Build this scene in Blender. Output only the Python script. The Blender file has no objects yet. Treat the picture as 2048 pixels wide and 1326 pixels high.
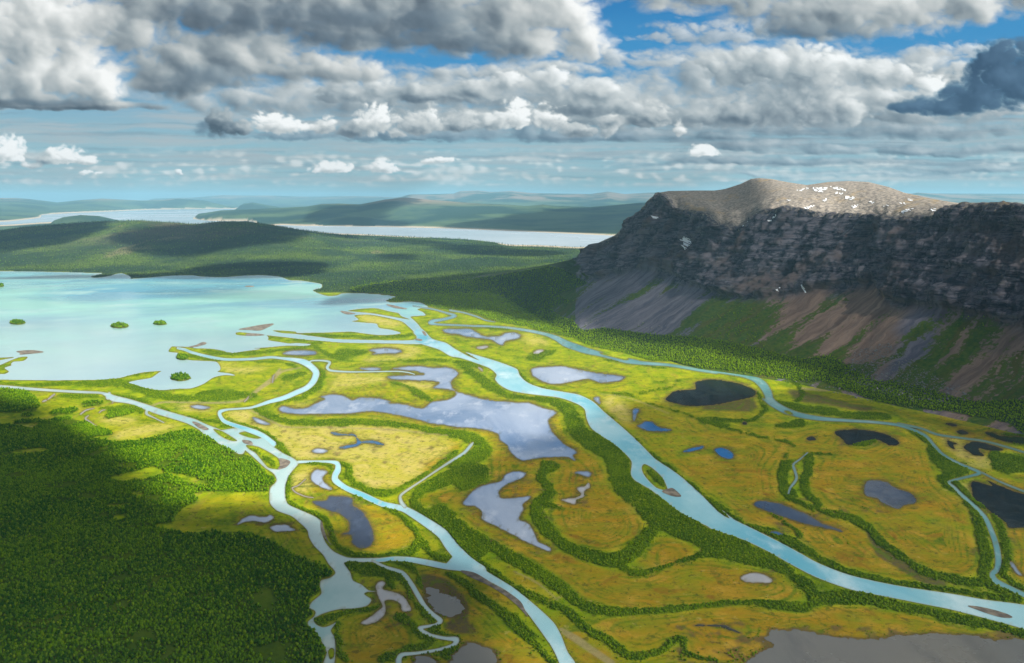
import bpy, math, random
import numpy as np

# ---------------------------------------------------------------- camera, light, exposure
W_REF, H_REF = 2048.0, 1326.0
CAM_H = 620.0
LENS = 28.0
FPX = LENS / 36.0 * W_REF
HORIZON = 394.0
PITCH = math.atan((H_REF / 2 - HORIZON) / FPX)
SUN_AZ = math.atan2(0.80, -0.60)          # clockwise from +Y
SUN_EL = math.radians(34.0)
SUN_DIR = np.array([math.sin(SUN_AZ) * math.cos(SUN_EL), math.cos(SUN_AZ) * math.cos(SUN_EL), math.sin(SUN_EL)])

scene = bpy.context.scene
COL = scene.collection
rng = np.random.default_rng(7)
random.seed(7)

cam_data = bpy.data.cameras.new('camera')
cam_data.lens = LENS
cam_data.sensor_width = 36.0
cam_data.clip_start = 1.0
cam_data.clip_end = 400000.0
cam = bpy.data.objects.new('camera', cam_data)
cam.location = (0, 0, CAM_H)
cam.rotation_euler = (math.pi / 2 - PITCH, 0, 0)
COL.objects.link(cam)
scene.camera = cam

world = bpy.data.worlds.new('World')
scene.world = world
world.use_nodes = True

sun_data = bpy.data.lights.new('sun', 'SUN')
sun_data.energy = 5.0
sun_data.angle = math.radians(0.6)
sun_data.color = (1.0, 0.955, 0.87)
sun = bpy.data.objects.new('sun', sun_data)
sun.rotation_euler = (math.pi / 2 - SUN_EL, 0, math.pi - SUN_AZ)
sun.location = (0, 0, 3000)
COL.objects.link(sun)

vs = scene.view_settings
vs.view_transform = 'Standard'
vs.look = 'None'
vs.exposure = 1.12
vs.gamma = 1.0
vs.use_curve_mapping = False
try:
    scene.cycles.use_denoising = True
    scene.cycles.max_bounces = 6
    scene.cycles.transparent_max_bounces = 12
    scene.cycles.volume_bounces = 0
    scene.cycles.use_fast_gi = False
except Exception:
    pass

# ---------------------------------------------------------------- maths
CP, SP = math.cos(PITCH), math.sin(PITCH)

def px_ray(x, y):
    """direction of the view ray through a point of the chart (full-size photo units)"""
    x = np.asarray(x, float); y = np.asarray(y, float)
    u = (x - W_REF / 2) / FPX
    v = (H_REF / 2 - y) / FPX
    return np.stack([u, CP + v * SP, -SP + v * CP], -1)

def px_ground(x, y, z=0.0):
    d = px_ray(x, y)
    t = (z - CAM_H) / d[..., 2]
    return d[..., 0] * t, d[..., 1] * t

def world_px(X, Y, Z):
    yc = Y * CP - (Z - CAM_H) * SP
    zc = Y * SP + (Z - CAM_H) * CP
    yc = np.maximum(yc, 1e-3)
    return W_REF / 2 + X / yc * FPX, H_REF / 2 - zc / yc * FPX

def smooth(a, b, x):
    t = np.clip((x - a) / (b - a), 0, 1)
    return t * t * (3 - 2 * t)

_perm = np.random.default_rng(11).permutation(256)
_perm = np.concatenate([_perm, _perm, _perm])
_ang = np.random.default_rng(12).random(256) * 2 * math.pi
_gx, _gy = np.cos(_ang), np.sin(_ang)

def perlin(x, y):
    xi = np.floor(x).astype(np.int64); yi = np.floor(y).astype(np.int64)
    xf = x - xi; yf = y - yi
    xi &= 255; yi &= 255
    u = xf * xf * xf * (xf * (xf * 6 - 15) + 10); v = yf * yf * yf * (yf * (yf * 6 - 15) + 10)
    def g(ix, iy, dx, dy):
        h = _perm[_perm[ix] + iy] & 255
        return _gx[h] * dx + _gy[h] * dy
    a = g(xi, yi, xf, yf); b = g(xi + 1, yi, xf - 1, yf)
    c = g(xi, yi + 1, xf, yf - 1); d = g(xi + 1, yi + 1, xf - 1, yf - 1)
    return (a + u * (b - a) + v * (c + u * (d - c) - a - u * (b - a))) * 1.5

def fbm(x, y, oct=5, gain=0.5, lac=2.03, ridged=False):
    s = 0; a = 1.0; n = 0
    for i in range(oct):
        p = perlin(x + 17.3 * i, y - 9.1 * i)
        if ridged: p = 1 - 2 * np.abs(p)
        s = s + a * p; n += a; a *= gain; x = x * lac; y = y * lac
    return s / n

# ---------------------------------------------------------------- objects
def tag(o, label=None, cat=None, group=None, kind=None):
    if label: o['label'] = label
    if cat: o['category'] = cat
    if group: o['group'] = group
    if kind: o['kind'] = kind
    return o

def mesh_np(name, verts, faces, mat=None, smooth_shade=False, attrs=None):
    """faces: (n,3) or (n,4) array, or a list of such arrays"""
    me = bpy.data.meshes.new(name)
    verts = np.asarray(verts, np.float32)
    if not isinstance(faces, list): faces = [faces]
    faces = [np.asarray(f, np.int32) for f in faces if len(f)]
    nl = sum(f.size for f in faces); nf = sum(len(f) for f in faces)
    me.vertices.add(len(verts)); me.vertices.foreach_set('co', verts.ravel())
    me.loops.add(nl); me.loops.foreach_set('vertex_index', np.concatenate([f.ravel() for f in faces]))
    me.polygons.add(nf)
    tot = np.concatenate([np.full(len(f), f.shape[1], np.int32) for f in faces])
    st = np.concatenate([[0], np.cumsum(tot)[:-1]]).astype(np.int32)
    me.polygons.foreach_set('loop_start', st)
    try: me.polygons.foreach_set('loop_total', tot)
    except Exception: pass
    if smooth_shade: me.polygons.foreach_set('use_smooth', np.ones(nf, bool))
    for k, a in (attrs or {}).items():
        a = np.asarray(a, np.float32)
        if a.ndim == 1:
            at = me.attributes.new(k, 'FLOAT', 'POINT'); at.data.foreach_set('value', a)
        elif a.shape[1] == 3:
            at = me.attributes.new(k, 'FLOAT_VECTOR', 'POINT'); at.data.foreach_set('vector', a.ravel())
        else:
            at = me.attributes.new(k, 'FLOAT_COLOR', 'POINT'); at.data.foreach_set('color', a.ravel())
    if mat: me.materials.append(mat)
    me.update(calc_edges=True)
    return me

def link(name, me, parent=None):
    o = bpy.data.objects.new(name, me)
    COL.objects.link(o)
    if parent: o.parent = parent
    return o

def grid_faces(nr, nc):
    i = np.arange(nr * nc).reshape(nr, nc)
    return np.stack([i[:-1, :-1], i[:-1, 1:], i[1:, 1:], i[1:, :-1]], -1).reshape(-1, 4)

# ---------------------------------------------------------------- node helper
class NT:
    def __init__(self, tree):
        self.t = tree; self.n = tree.nodes; self.l = tree.links
        self.n.clear()
    def node(self, typ, **kw):
        nd = self.n.new(typ)
        for k, v in kw.items():
            if k.startswith('i_'): continue
            setattr(nd, k, v)
        return nd
    def put(self, sock, v):
        if v is None: return
        if hasattr(v, 'is_output') or hasattr(v, 'links'):
            self.l.new(v, sock)
        else:
            if sock.type == 'RGBA' and hasattr(v, '__len__') and len(v) == 3: v = tuple(v) + (1,)
            if sock.type in ('RGBA', 'VECTOR') and not hasattr(v, '__len__'):
                v = (v, v, v, 1) if sock.type == 'RGBA' else (v, v, v)
            sock.default_value = v
    def math(self, op, a, b=None, c=None, clamp=False):
        nd = self.n.new('ShaderNodeMath'); nd.operation = op; nd.use_clamp = clamp
        self.put(nd.inputs[0], a); self.put(nd.inputs[1], b); self.put(nd.inputs[2], c)
        return nd.outputs[0]
    def vmath(self, op, a, b=None, out=0, scale=None):
        nd = self.n.new('ShaderNodeVectorMath'); nd.operation = op
        self.put(nd.inputs[0], a)
        if b is not None: self.put(nd.inputs[1], b)
        if scale is not None: self.put(nd.inputs[3], scale)
        return nd.outputs[out]
    def mix(self, f, a, b, blend='MIX'):
        nd = self.n.new('ShaderNodeMix'); nd.data_type = 'RGBA'; nd.blend_type = blend
        self.put(nd.inputs[0], f); self.put(nd.inputs[6], a); self.put(nd.inputs[7], b)
        return nd.outputs[2]
    def ramp(self, x, a, b, lo=0.0, hi=1.0, typ='SMOOTHSTEP'):
        nd = self.n.new('ShaderNodeMapRange'); nd.interpolation_type = typ
        self.put(nd.inputs[0], x); self.put(nd.inputs[1], a); self.put(nd.inputs[2], b)
        self.put(nd.inputs[3], lo); self.put(nd.inputs[4], hi)
        return nd.outputs[0]
    def noise(self, vec, scale, detail=4, rough=0.5, dist=0.0, out=0, typ='FBM', norm=True):
        nd = self.n.new('ShaderNodeTexNoise'); nd.noise_dimensions = '3D'
        try: nd.noise_type = typ; nd.normalize = norm
        except Exception: pass
        self.put(nd.inputs['Vector'], vec); nd.inputs['Scale'].default_value = scale
        nd.inputs['Detail'].default_value = detail; nd.inputs['Roughness'].default_value = rough
        nd.inputs['Distortion'].default_value = dist
        return nd.outputs[out]
    def attr(self, name, out='Fac'):
        nd = self.n.new('ShaderNodeAttribute'); nd.attribute_name = name
        return nd.outputs[out]
    def sep(self, v):
        nd = self.n.new('ShaderNodeSeparateXYZ'); self.put(nd.inputs[0], v)
        return nd.outputs
    def sepc(self, v):
        nd = self.n.new('ShaderNodeSeparateColor'); self.put(nd.inputs[0], v)
        return nd.outputs
    def comb(self, x, y, z):
        nd = self.n.new('ShaderNodeCombineXYZ')
        self.put(nd.inputs[0], x); self.put(nd.inputs[1], y); self.put(nd.inputs[2], z)
        return nd.outputs[0]
    def pos(self):
        return self.n.new('ShaderNodeNewGeometry').outputs['Position']
    def bump(self, h, strength=0.3, dist=1.0, normal=None):
        nd = self.n.new('ShaderNodeBump'); nd.inputs['Strength'].default_value = strength
        nd.inputs['Distance'].default_value = dist
        self.put(nd.inputs['Height'], h); self.put(nd.inputs['Normal'], normal)
        return nd.outputs[0]
    def principled(self, color, rough=0.9, spec=0.2, normal=None, **kw):
        nd = self.n.new('ShaderNodeBsdfPrincipled')
        self.put(nd.inputs['Base Color'], color); self.put(nd.inputs['Roughness'], rough)
        self.put(nd.inputs['Specular IOR Level'], spec)
        if normal is not None: self.put(nd.inputs['Normal'], normal)
        return nd.outputs[0]
    def out(self, s, vol=False, world=False):
        nd = self.n.new('ShaderNodeOutputWorld' if world else 'ShaderNodeOutputMaterial')
        self.l.new(s, nd.inputs['Volume' if vol else 'Surface'])

def new_mat(name):
    m = bpy.data.materials.new(name); m.use_nodes = True
    return m, NT(m.node_tree)
# ---------------------------------------------------------------- sky light (world)
def build_world():
    w = NT(world.node_tree)
    tc = w.n.new('ShaderNodeTexCoord')
    d = w.vmath('NORMALIZE', tc.outputs['Generated'])
    x, y, z = w.sep(d)[:3]
    sky = w.n.new('ShaderNodeTexSky'); sky.sky_type = 'NISHITA'
    sky.sun_disc = False; sky.sun_elevation = SUN_EL; sky.sun_rotation = SUN_AZ
    sky.altitude = 600; sky.air_density = 1.0; sky.dust_density = 0.4; sky.ozone_density = 3.0
    zz = w.math('ADD', w.math('ABSOLUTE', z), .12)
    pl = w.vmath('DIVIDE', d, w.comb(zz, zz, 1.0))
    gn = w.noise(pl, 1.1, 5, .55, .3)
    gl = w.noise(w.vmath('ADD', pl, (.4, -.3, .1)), 1.3, 4, .55)
    gc = w.mix(w.ramp(gl, .35, .65), (2.6, 3.0, 3.5), (6.8, 7.1, 7.2))
    col = w.mix(w.math('MULTIPLY', w.ramp(gn, .42, .58), w.ramp(z, .02, .14)), sky.outputs[0], gc)
    bg0 = w.n.new('ShaderNodeBackground'); w.put(bg0.inputs[0], col); bg0.inputs[1].default_value = 0.036
    w.out(bg0.outputs[0], world=True)
build_world()

# ---------------------------------------------------------------- cloud field over the horizon in view
def cloud_field():
    """cloud cover, light and tone of the sky above the horizon, on a grid of directions"""
    xs = np.concatenate([np.arange(-760, -70, 9.), np.arange(-70, 2118, 2.05), np.arange(2120, 2810, 9.)])
    ys = np.concatenate([np.arange(-560, -30, 11.), np.arange(-30, 398, 1.9), np.arange(402, 450, 8.)])
    gx, gy = np.meshgrid(xs, ys)
    def bil(x, y, o, g=.5):
        s = 0; a = 1.; n = 0
        for i in range(o):
            s = s + a * (np.abs(perlin(x + 31.7 * i, y + 11.9 * i)) * 2 - .42); n += a; a *= g; x, y = x * 2.07 + .3 * y, y * 2.07 - .3 * x
        return s / n
    wx = fbm(gx / 150, gy / 90 + 4, 4); wy = fbm(gx / 150 + 9, gy / 90, 4)
    fx = fbm(gx / 26, gy / 20, 4, .6); fy = fbm(gx / 26 + 5, gy / 20 + 5, 4, .6)
    vx, vy = gx + wx * 26 + fx * 7, gy + wy * 13 + fy * 5
    dxs = np.gradient(xs)[None]; dyv = np.gradient(ys)[:, None]
    A = np.zeros_like(gx); Lq = np.zeros_like(gx); Tq = np.zeros_like(gx)
    def over(a, l, t):
        nonlocal A, Lq, Tq
        Lq = l * a + Lq * (1 - a); Tq = t * a + Tq * (1 - a); A = a + A * (1 - a)
    def blobs(B, q=.25):
        f = np.full(gx.shape, -4.0)
        for (bx, by, rx, ru, rl, *r) in B:
            dy = vy - by
            v = 1 - ((vx - bx) / rx)**2 - np.where(dy < 0, dy / ru, dy / rl)**2
            h = np.clip(.5 + .5 * (v - f) / q, 0, 1); f = f * (1 - h) + v * h + q * h * (1 - h)
        return f
    def ts(B):
        """weighted own tone of the blobs"""
        s = np.full(gx.shape, 1e-6); t = np.zeros(gx.shape)
        for (bx, by, rx, ru, rl, *r) in B:
            wgt = np.exp(-1.6 * (((vx - bx) / rx)**2 + ((vy - by) / np.where(vy < by, ru, rl))**2)); s += wgt; t += wgt * (r[0] if r else 0)
        return t / s
    def layer(B, sx, sy, amp, soft=(.0, .3), op=1.0, base=.35, relief=1.0, bright=1.0, tone=.0, seed=0., oc=6, under=.35, gain=.55, ao=.5, L=(.72, -.40)):
        f = blobs(B)
        n = bil(vx / sx + seed, vy / sy + seed, oc)
        d = f + amp * n * np.clip(1.2 + .3 * f, .5, 1.4)
        a = smooth(soft[0] - .10, soft[1] + .22, d) * op
        h = np.sqrt(np.clip(d + .25, 0, 3)) * .5 * (np.clip(f, 0, 1)**.5 + .3) + n * .38 * relief
        lam = 0
        for rb, wk in ((1, .18), (3, .30), (7, .42)):
            hs = blur2(h, rb)
            q = -(np.gradient(hs, axis=1) / dxs * sx * L[0] + np.gradient(hs, axis=0) / dyv * sy * L[1])
            lam = lam + wk * q
        lam = np.tanh(lam * .9) * .42
        big = blur2(h, 10); lamb = -(np.gradient(big, axis=1) / dxs * sx * L[0] + np.gradient(big, axis=0) / dyv * sy * L[1])
        cav = h - blur2(h, 5)
        und = np.zeros(gx.shape)
        for (bx, by, rx, ru, rl, *r) in B:
            wgt = np.exp(-1.3 * (((vx - bx) / rx)**2 + ((vy - by) / np.where(vy < by, ru, rl))**2))
            und = np.maximum(und, wgt * smooth(-.2, .9, (vy - by + .25 * ru) / (rl + .25 * ru)))
        l = base + ts(B) + gain * lam + .45 * gain * np.tanh(lamb) + .45 * ao * cav - under * und + .10 * fbm(vx / sx / 1.5 + 3, vy / sy / 1.5, 4)
        l = np.clip(l, 0, 1.15) * bright
        over(a, l, tone + 0 * l)
    def blur2(m, r):
        return blur_(m, r)
    # sheets of stratus, thin and streaky
    sx_ = gx + fx * 6
    s1 = fbm(sx_ / 330, gy / 16 + wy * .6, 6, .58); s2 = fbm(sx_ / 420 + 7, gy / 11 + wy * .5, 6, .6)
    env = smooth(388, 345, gy) * smooth(150, 240, gy)
    right = smooth(900, 1500, gx)
    over(smooth(-.35, .45, s1) * env * .85, .56 + .16 * s2, .30)
    over(smooth(-.05, .50, s2 + .10 * right) * env * (.50 + .30 * right), .33 + .14 * s1, .55)
    # rows of small far cumulus
    n = blur2(bil(vx / 30, (gy + fy * 3) / 14, 4), 1); row = fbm(gx / 140, gy / 13, 4)
    m = smooth(.02, .75, n * .9 + row * 1.25 + .10) * smooth(378, 366, gy) * smooth(285, 330, gy)
    over(m * .62, .76 + .30 * n - .003 * (gy - 340), .12 - .5 * smooth(330, 370, gy))
    # low grey bank on the right
    layer([(1750, 262, 420, 26, 16, .0), (1320, 272, 240, 16, 12), (1900, 300, 360, 16, 10), (1600, 322, 300, 12, 8), (1500, 290, 130, 24, 12, .05), (1960, 338, 220, 10, 6), (1650, 350, 240, 8, 5, .2)], 120, 26, 1.1, (-.3, .9), .8, .42, .6, 1, .45, 3., under=.25)
    # pale veils
    layer([(700, 200, 330, 44, 34), (980, 180, 260, 44, 46), (1240, 200, 230, 44, 55), (1560, 150, 300, 62, 70, .05), (1110, 235, 520, 26, 26, -.05), (1650, 225, 420, 36, 30, -.05), (560, 200, 180, 26, 24), (1010, 140, 200, 18, 16), (1800, 140, 200, 34, 40)],
          90, 42, 1.1, (-.45, .75), .95, .60, .8, 1, .22, 1., under=.26, gain=.45)
    layer([(1960, 100, 130, 16, 24, .1), (1890, 160, 120, 20, 24), (1310, 122, 70, 16, 14), (1180, 110, 120, 14, 20), (1420, 70, 130, 26, 20)], 60, 30, 1.5, (-.3, 1.0), .75, .64, .8, 1, .15, 5., under=.1)
    # row of bright heads
    heads = [(440, 240, 36, 30, 30, -.30), (478, 254, 26, 20, 18, -.35), (555, 255, 62, 34, 12, .25), (650, 258, 28, 24, 12, .10), (700, 264, 26, 16, 10, -.25), (745, 255, 50, 46, 16, .2), (792, 268, 20, 10, 10, .1), (830, 258, 40, 34, 12), (865, 252, 20, 36, 10, .12), (920, 255, 50, 34, 10, -.05), (985, 252, 30, 28, 10, .05), (1030, 250, 34, 50, 12, .3), (1100, 245, 44, 46, 14, .25), (1160, 262, 36, 18, 12, -.1),
             (1215, 262, 20, 36, 18, .05), (1222, 245, 30, 22, 12), (1290, 235, 60, 44, 22, -.08), (1360, 262, 17, 26, 12, .1), (1404, 312, 30, 22, 6, .35), (663, 338, 52, 20, 6, .3), (766, 336, 34, 24, 8, .25), (130, 322, 48, 34, 9, .35), (88, 320, 24, 18, 10, -.15), (175, 326, 30, 16, 7, .2), (14, 312, 36, 44, 12, .35), (60, 328, 20, 8, 6, .1), (172, 346, 20, 5, 3, .2), (205, 348, 10, 3, 2, .2), (880, 318, 46, 9, 5, .2), (362, 346, 9, 7, 4, .1)]
    layer([(600, 272, 150, 14, 10), (850, 270, 240, 16, 12), (1130, 272, 160, 16, 12), (450, 262, 60, 30, 14)], 60, 26, 1.0, (-.2, .8), .8, .32, .6, 1, .7, 14., under=.1)
    layer(heads, 30, 22, .75, (-.05, .38), 1.0, .60, 1.0, 1.12, .2, 4., 6, under=.42, gain=.62, ao=.7)
    # towers
    towers = [(680, 190, 60, 36, 18, -.08), (760, 180, 50, 30, 20, .04), (860, 195, 110, 36, 20, -.1), (940, 180, 60, 34, 20), (1005, 165, 50, 30, 20, .12), (1100, 170, 50, 34, 24, .15), (1095, 160, 26, 22, 20, .1), (1190, 185, 70, 26, 18, .05), (1180, 215, 130, 30, 16, -.12), (1470, 235, 120, 50, 20, -.12), (1405, 230, 60, 26, 16, 0), (1580, 215, 110, 70, 36, -.06), (1600, 140, 110, 50, 50, .05), (1500, 130, 110, 36, 40, .02), (1760, 150, 100, 36, 30, .05),
              (2420, 200, 200, 60, 30), (-480, 250, 240, 40, 20), (1645, 150, 44, 66, 60, .28), (1600, 175, 32, 50, 40, -.28), (1670, 215, 90, 50, 30, .1), (1862, 170, 36, 30, 34, .34), (1760, 195, 50, 30, 26, .22), (1820, 205, 60, 30, 20, -.02)]
    layer(towers, 54, 35, 1.0, (-.1, .5), .96, .64, 1.0, 1.0, .25, 6., 6, under=.34, gain=.55, ao=.6)
    # masses overhead
    big = [(60, 60, 190, 150, 90, .26), (90, 150, 150, 60, 50, .22), (190, 180, 70, 30, 26, .30), (20, 200, 160, 24, 16, -.22), (130, 214, 160, 14, 8, -.25), (300, 10, 120, 120, 60, -.05), (260, 60, 90, 50, 50, .10), (430, 120, 220, 70, 56, -.06), (560, 10, 330, 120, 85, -.16), (350, 165, 90, 40, 30, -.10), (620, 140, 180, 30, 22, .08), (820, 10, 220, 110, 90, -.18), (700, 60, 160, 50, 40, -.08), (900, 70, 80, 60, 40, .02),
           (1080, 10, 120, 120, 80, .20), (1030, 80, 80, 60, 44, .02), (1165, 80, 58, 56, 44, .24), (990, 60, 60, 80, 50, -.08), (1290, -45, 200, 60, 40, .06), (1420, -25, 180, 60, 44, .08), (1640, 20, 170, 70, 56, -.02), (1760, 10, 200, 60, 60, .15), (1930, -10, 110, 60, 60, .12), (-60, 60, 150, 200, 130, .1), (-80, 180, 120, 60, 40, -.1), (2120, -40, 160, 60, 60, 0), (400, -260, 420, 130, 150, .1), (1200, -330, 320, 120, 110, .1), (1900, -260, 300, 120, 90, .12), (-420, -60, 240, 200, 160, .1), (2500, -120, 260, 120, 90), (-500, 180, 200, 60, 30), (800, -480, 500, 80, 90, .1)]
    layer(big, 105, 62, .95, (-.40, .45), 1.0, .58, .95, 1.0, .10, 2., 7, under=.27, gain=.46, ao=.42)
    layer([(560, 40, 280, 44, 36), (740, 80, 230, 30, 20), (860, 60, 130, 60, 36), (1650, 62, 170, 20, 18, .05), (60, 206, 150, 10, 8), (400, 160, 100, 30, 24, .05), (960, 90, 90, 26, 16)], 150, 60, .9, (.0, 1.3), .75, .16, .5, 1.0, .35, 12., under=.0, gain=.3, ao=.3)
    # blue black rain cloud
    layer([(2030, 165, 110, 70, 50, 0), (1960, 195, 80, 40, 30), (1900, 212, 90, 22, 16, .02), (2130, 140, 130, 80, 90), (1830, 216, 50, 12, 12, .06), (2000, 120, 50, 36, 40, -.02)], 55, 34, .8, (-.25, .5), 1.0, .10, .9, 1.0, 1.15, 8., under=.10, gain=.30, ao=.25)
    A = np.clip(A, 0, 1); Lq = Lq / np.maximum(A, .02); Tq = Tq / np.maximum(A, .02)
    return xs, ys, gx, gy, A, Lq, Tq

def blur_(m, r):
    for ax in (0, 1):
        for _ in range(2):
            pad = [(0, 0), (0, 0)]; pad[ax] = (r + 1, r)
            c = np.cumsum(np.pad(m, pad, mode='edge'), axis=ax)
            m = (c[:, 2 * r + 1:] - c[:, :-2 * r - 1]) / (2 * r + 1) if ax == 1 else (c[2 * r + 1:] - c[:-2 * r - 1]) / (2 * r + 1)
    return m

def build_backdrop():
    xs, ys, gx, gy, A, Lq, Tq = cloud_field()
    d = px_ray(gx, gy); d /= np.linalg.norm(d, axis=-1)[..., None]
    R = 240000.0
    V = d * R + [0, 0, CAM_H]
    m, t = new_mat('sky_air')
    a = t.sepc(t.attr('cloud', 'Color'))
    cover, light, tone = a[0], a[1], t.math('MULTIPLY', a[2], 2.0)
    z = t.sep(t.pos())[2]
    e = t.math('DIVIDE', t.math('SUBTRACT', z, CAM_H), R)
    sky = t.mix(t.ramp(e, .0, .055), (.285, .460, .500), (.260, .440, .510))
    sky = t.mix(t.ramp(e, .05, .17), sky, (.050, .250, .500))
    sky = t.mix(t.ramp(e, .16, .26), sky, (.016, .150, .400))
    sky = t.mix(t.ramp(e, .30, .60), sky, (.012, .080, .260))
    cr = t.n.new('ShaderNodeValToRGB'); t.put(cr.inputs[0], light)
    els = cr.color_ramp.elements
    stops = [(0, (.065, .088, .115)), (.22, (.150, .185, .215)), (.43, (.300, .340, .355)), (.70, (.530, .550, .540)), (1.0, (.86, .86, .84))]
    while len(els) < len(stops): els.new(.5)
    for q, (p, c) in zip(els, stops): q.position = p; q.color = (*c, 1)
    c = cr.outputs[0]
    c = t.mix(t.math('MULTIPLY', t.math('MINIMUM', tone, 1.0), t.ramp(light, 0, 1, 1, .4)), c, t.mix(1.0, c, (.62, .92, 1.18), 'MULTIPLY'))
    c = t.mix(t.math('SUBTRACT', tone, 1.0, clamp=True), c, t.mix(1.0, c, (.5, .8, 1.3), 'MULTIPLY'))
    c = t.mix(cover, sky, c)
    em = t.n.new('ShaderNodeEmission'); t.put(em.inputs[0], c); em.inputs[1].default_value = 0.53
    t.out(em.outputs[0])
    try: m.cycles.emission_sampling = 'NONE'
    except Exception: pass
    col = np.stack([np.clip(A, 0, 1), np.clip(Lq, 0, 1), np.clip(Tq, 0, 2) / 2, np.ones_like(A)], -1)
    me = mesh_np('sky', V.reshape(-1, 3), grid_faces(*gx.shape), m, True, dict(cloud=col.reshape(-1, 4)))
    tag(link('sky', me), 'blue sky full of layered grey and white clouds', kind='structure')
build_backdrop()
# ---------------------------------------------------------------- survey chart of the valley floor
# traced outlines in photo coordinates, laid onto the valley floor with px_ground()
RX0, RY0, RW, RH = -420, 402, 2900, 1120
VIEWS = {'A': (0, 520, .2734), 'B': (400, 560, .2734), 'C': (900, 600, .2734), 'D': (1400, 600, .3164),
         'E': (400, 860, .3515), 'F': (900, 880, .3363), 'G': (1400, 880, .3363), 'H': (0, 860, .3515),
         'P': (0, 0, 1.0), 'Z': (0, 340, .3418), 'Y': (600, 340, .3418)}

def T(s):
    """'A 1,2 3,4 B 5,6' -> chart points"""
    out = []; v = VIEWS['P']
    for tok in s.split():
        if tok in VIEWS: v = VIEWS[tok]; continue
        p = tok.split(',')
        out.append([v[0] + float(p[0]) * v[2], v[1] + float(p[1]) * v[2]] + [float(q) * v[2] for q in p[2:]])
    return np.array(out)

def catmull(P, closed=True, n=5):
    P = np.asarray(P, float)
    if closed: Q = np.concatenate([P[-1:], P, P[:2]])
    else: Q = np.concatenate([2 * P[:1] - P[1:2], P, 2 * P[-1:] - P[-2:-1]])
    out = []
    t = np.arange(n)[:, None] / n
    for i in range(1, len(Q) - 2):
        p0, p1, p2, p3 = Q[i - 1], Q[i], Q[i + 1], Q[i + 2]
        k = 0.42
        m1 = k * (p2 - p0); m2 = k * (p3 - p1)
        L = np.linalg.norm((p2 - p1)[:2])
        for m in (m1, m2):
            q = np.linalg.norm(m[:2])
            if q > 1.0 * L and q > 0: m *= L / q
        out.append((2 * t**3 - 3 * t**2 + 1) * p1 + (t**3 - 2 * t**2 + t) * m1 + (-2 * t**3 + 3 * t**2) * p2 + (t**3 - t**2) * m2)
    out = np.concatenate(out)
    if not closed: out = np.concatenate([out, P[-1:]])
    return out

def fill(pts):
    """anti-aliased polygon coverage: returns (x0, y0, array)"""
    P = catmull(pts[:, :2]) - [RX0, RY0]
    SS = 3
    x0 = max(0, int(P[:, 0].min()) - 1); x1 = min(RW, int(P[:, 0].max()) + 2)
    y0 = max(0, int(P[:, 1].min()) - 1); y1 = min(RH, int(P[:, 1].max()) + 2)
    if x1 <= x0 or y1 <= y0: return None
    w_, h_ = x1 - x0, (y1 - y0)
    acc = np.zeros((h_ * SS, w_ + 1), np.float32)
    A = P; Bq = np.roll(P, -1, 0)
    rows = y0 + (np.arange(h_ * SS) + 0.5) / SS
    for (ax, ay), (bx, by) in zip(A, Bq):
        if ay == by: continue
        sgn = 1 if by > ay else -1
        lo, hi = (ay, by) if ay < by else (by, ay)
        r = np.nonzero((rows >= lo) & (rows < hi))[0]
        if not len(r): continue
        xs = ax + (rows[r] - ay) * (bx - ax) / (by - ay) - x0
        xs = np.clip(xs, 0, w_ - 0.001)
        xi = xs.astype(int); f = xs - xi
        np.add.at(acc, (r, xi), sgn * (1 - f)); np.add.at(acc, (r, xi + 1), sgn * f)
    m = np.abs(np.cumsum(acc, 1))[:, :w_]
    m = np.clip(m, 0, 1).reshape(h_, SS, w_).mean(1)
    return x0, y0, m

def put_fill(mask, pts, val=1.0, sub=False):
    r = fill(pts)
    if r is None: return
    x0, y0, m = r
    v = mask[y0:y0 + m.shape[0], x0:x0 + m.shape[1]]
    if sub: v *= (1 - m)
    else: np.maximum(v, m * val, out=v)

def put_stroke(mask, pts, val=1.0, width=None, soft=0.7, sub=False):
    """pts columns: x, y, full width in chart units"""
    if pts.shape[1] < 3 or width is not None:
        pts = np.concatenate([pts[:, :2], np.full((len(pts), 1), width)], 1)
    Q = catmull(pts, closed=False, n=4); Q[:, 0] -= RX0; Q[:, 1] -= RY0
    for a, b in zip(Q[:-1], Q[1:]):
        r = max(a[2], b[2]) / 2 + 2
        x0 = int(max(0, min(a[0], b[0]) - r)); x1 = int(min(RW, max(a[0], b[0]) + r + 1))
        y0 = int(max(0, min(a[1], b[1]) - r)); y1 = int(min(RH, max(a[1], b[1]) + r + 1))
        if x1 <= x0 or y1 <= y0: continue
        xx = np.arange(x0, x1)[None] + .5; yy = np.arange(y0, y1)[:, None] + .5
        d = b[:2] - a[:2]; L = max((d**2).sum(), 1e-6)
        t = np.clip(((xx - a[0]) * d[0] + (yy - a[1]) * d[1]) / L, 0, 1)
        dist = np.hypot(xx - a[0] - t * d[0], yy - a[1] - t * d[1])
        rad = (a[2] + t * (b[2] - a[2])) / 2
        m = np.clip((rad - dist) / soft * 0.5 + 0.5, 0, 1).astype(np.float32)
        v = mask[y0:y1, x0:x1]
        if sub: v *= (1 - m)
        else: np.maximum(v, m * val, out=v)

def blank(): return np.zeros((RH, RW), np.float32)

def blur(m, sx, sy=None):
    sy = sx if sy is None else sy
    for ax, s in ((1, sx), (0, sy)):
        r = max(1, int(round(s)))
        for _ in range(2):
            pad = [(0, 0), (0, 0)]; pad[ax] = (r + 1, r)
            c = np.cumsum(np.pad(m, pad, mode='edge'), axis=ax, dtype=np.float64)
            if ax == 1: m = ((c[:, 2 * r + 1:] - c[:, :-2 * r - 1]) / (2 * r + 1)).astype(np.float32)
            else: m = ((c[2 * r + 1:] - c[:-2 * r - 1]) / (2 * r + 1)).astype(np.float32)
    return m

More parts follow.
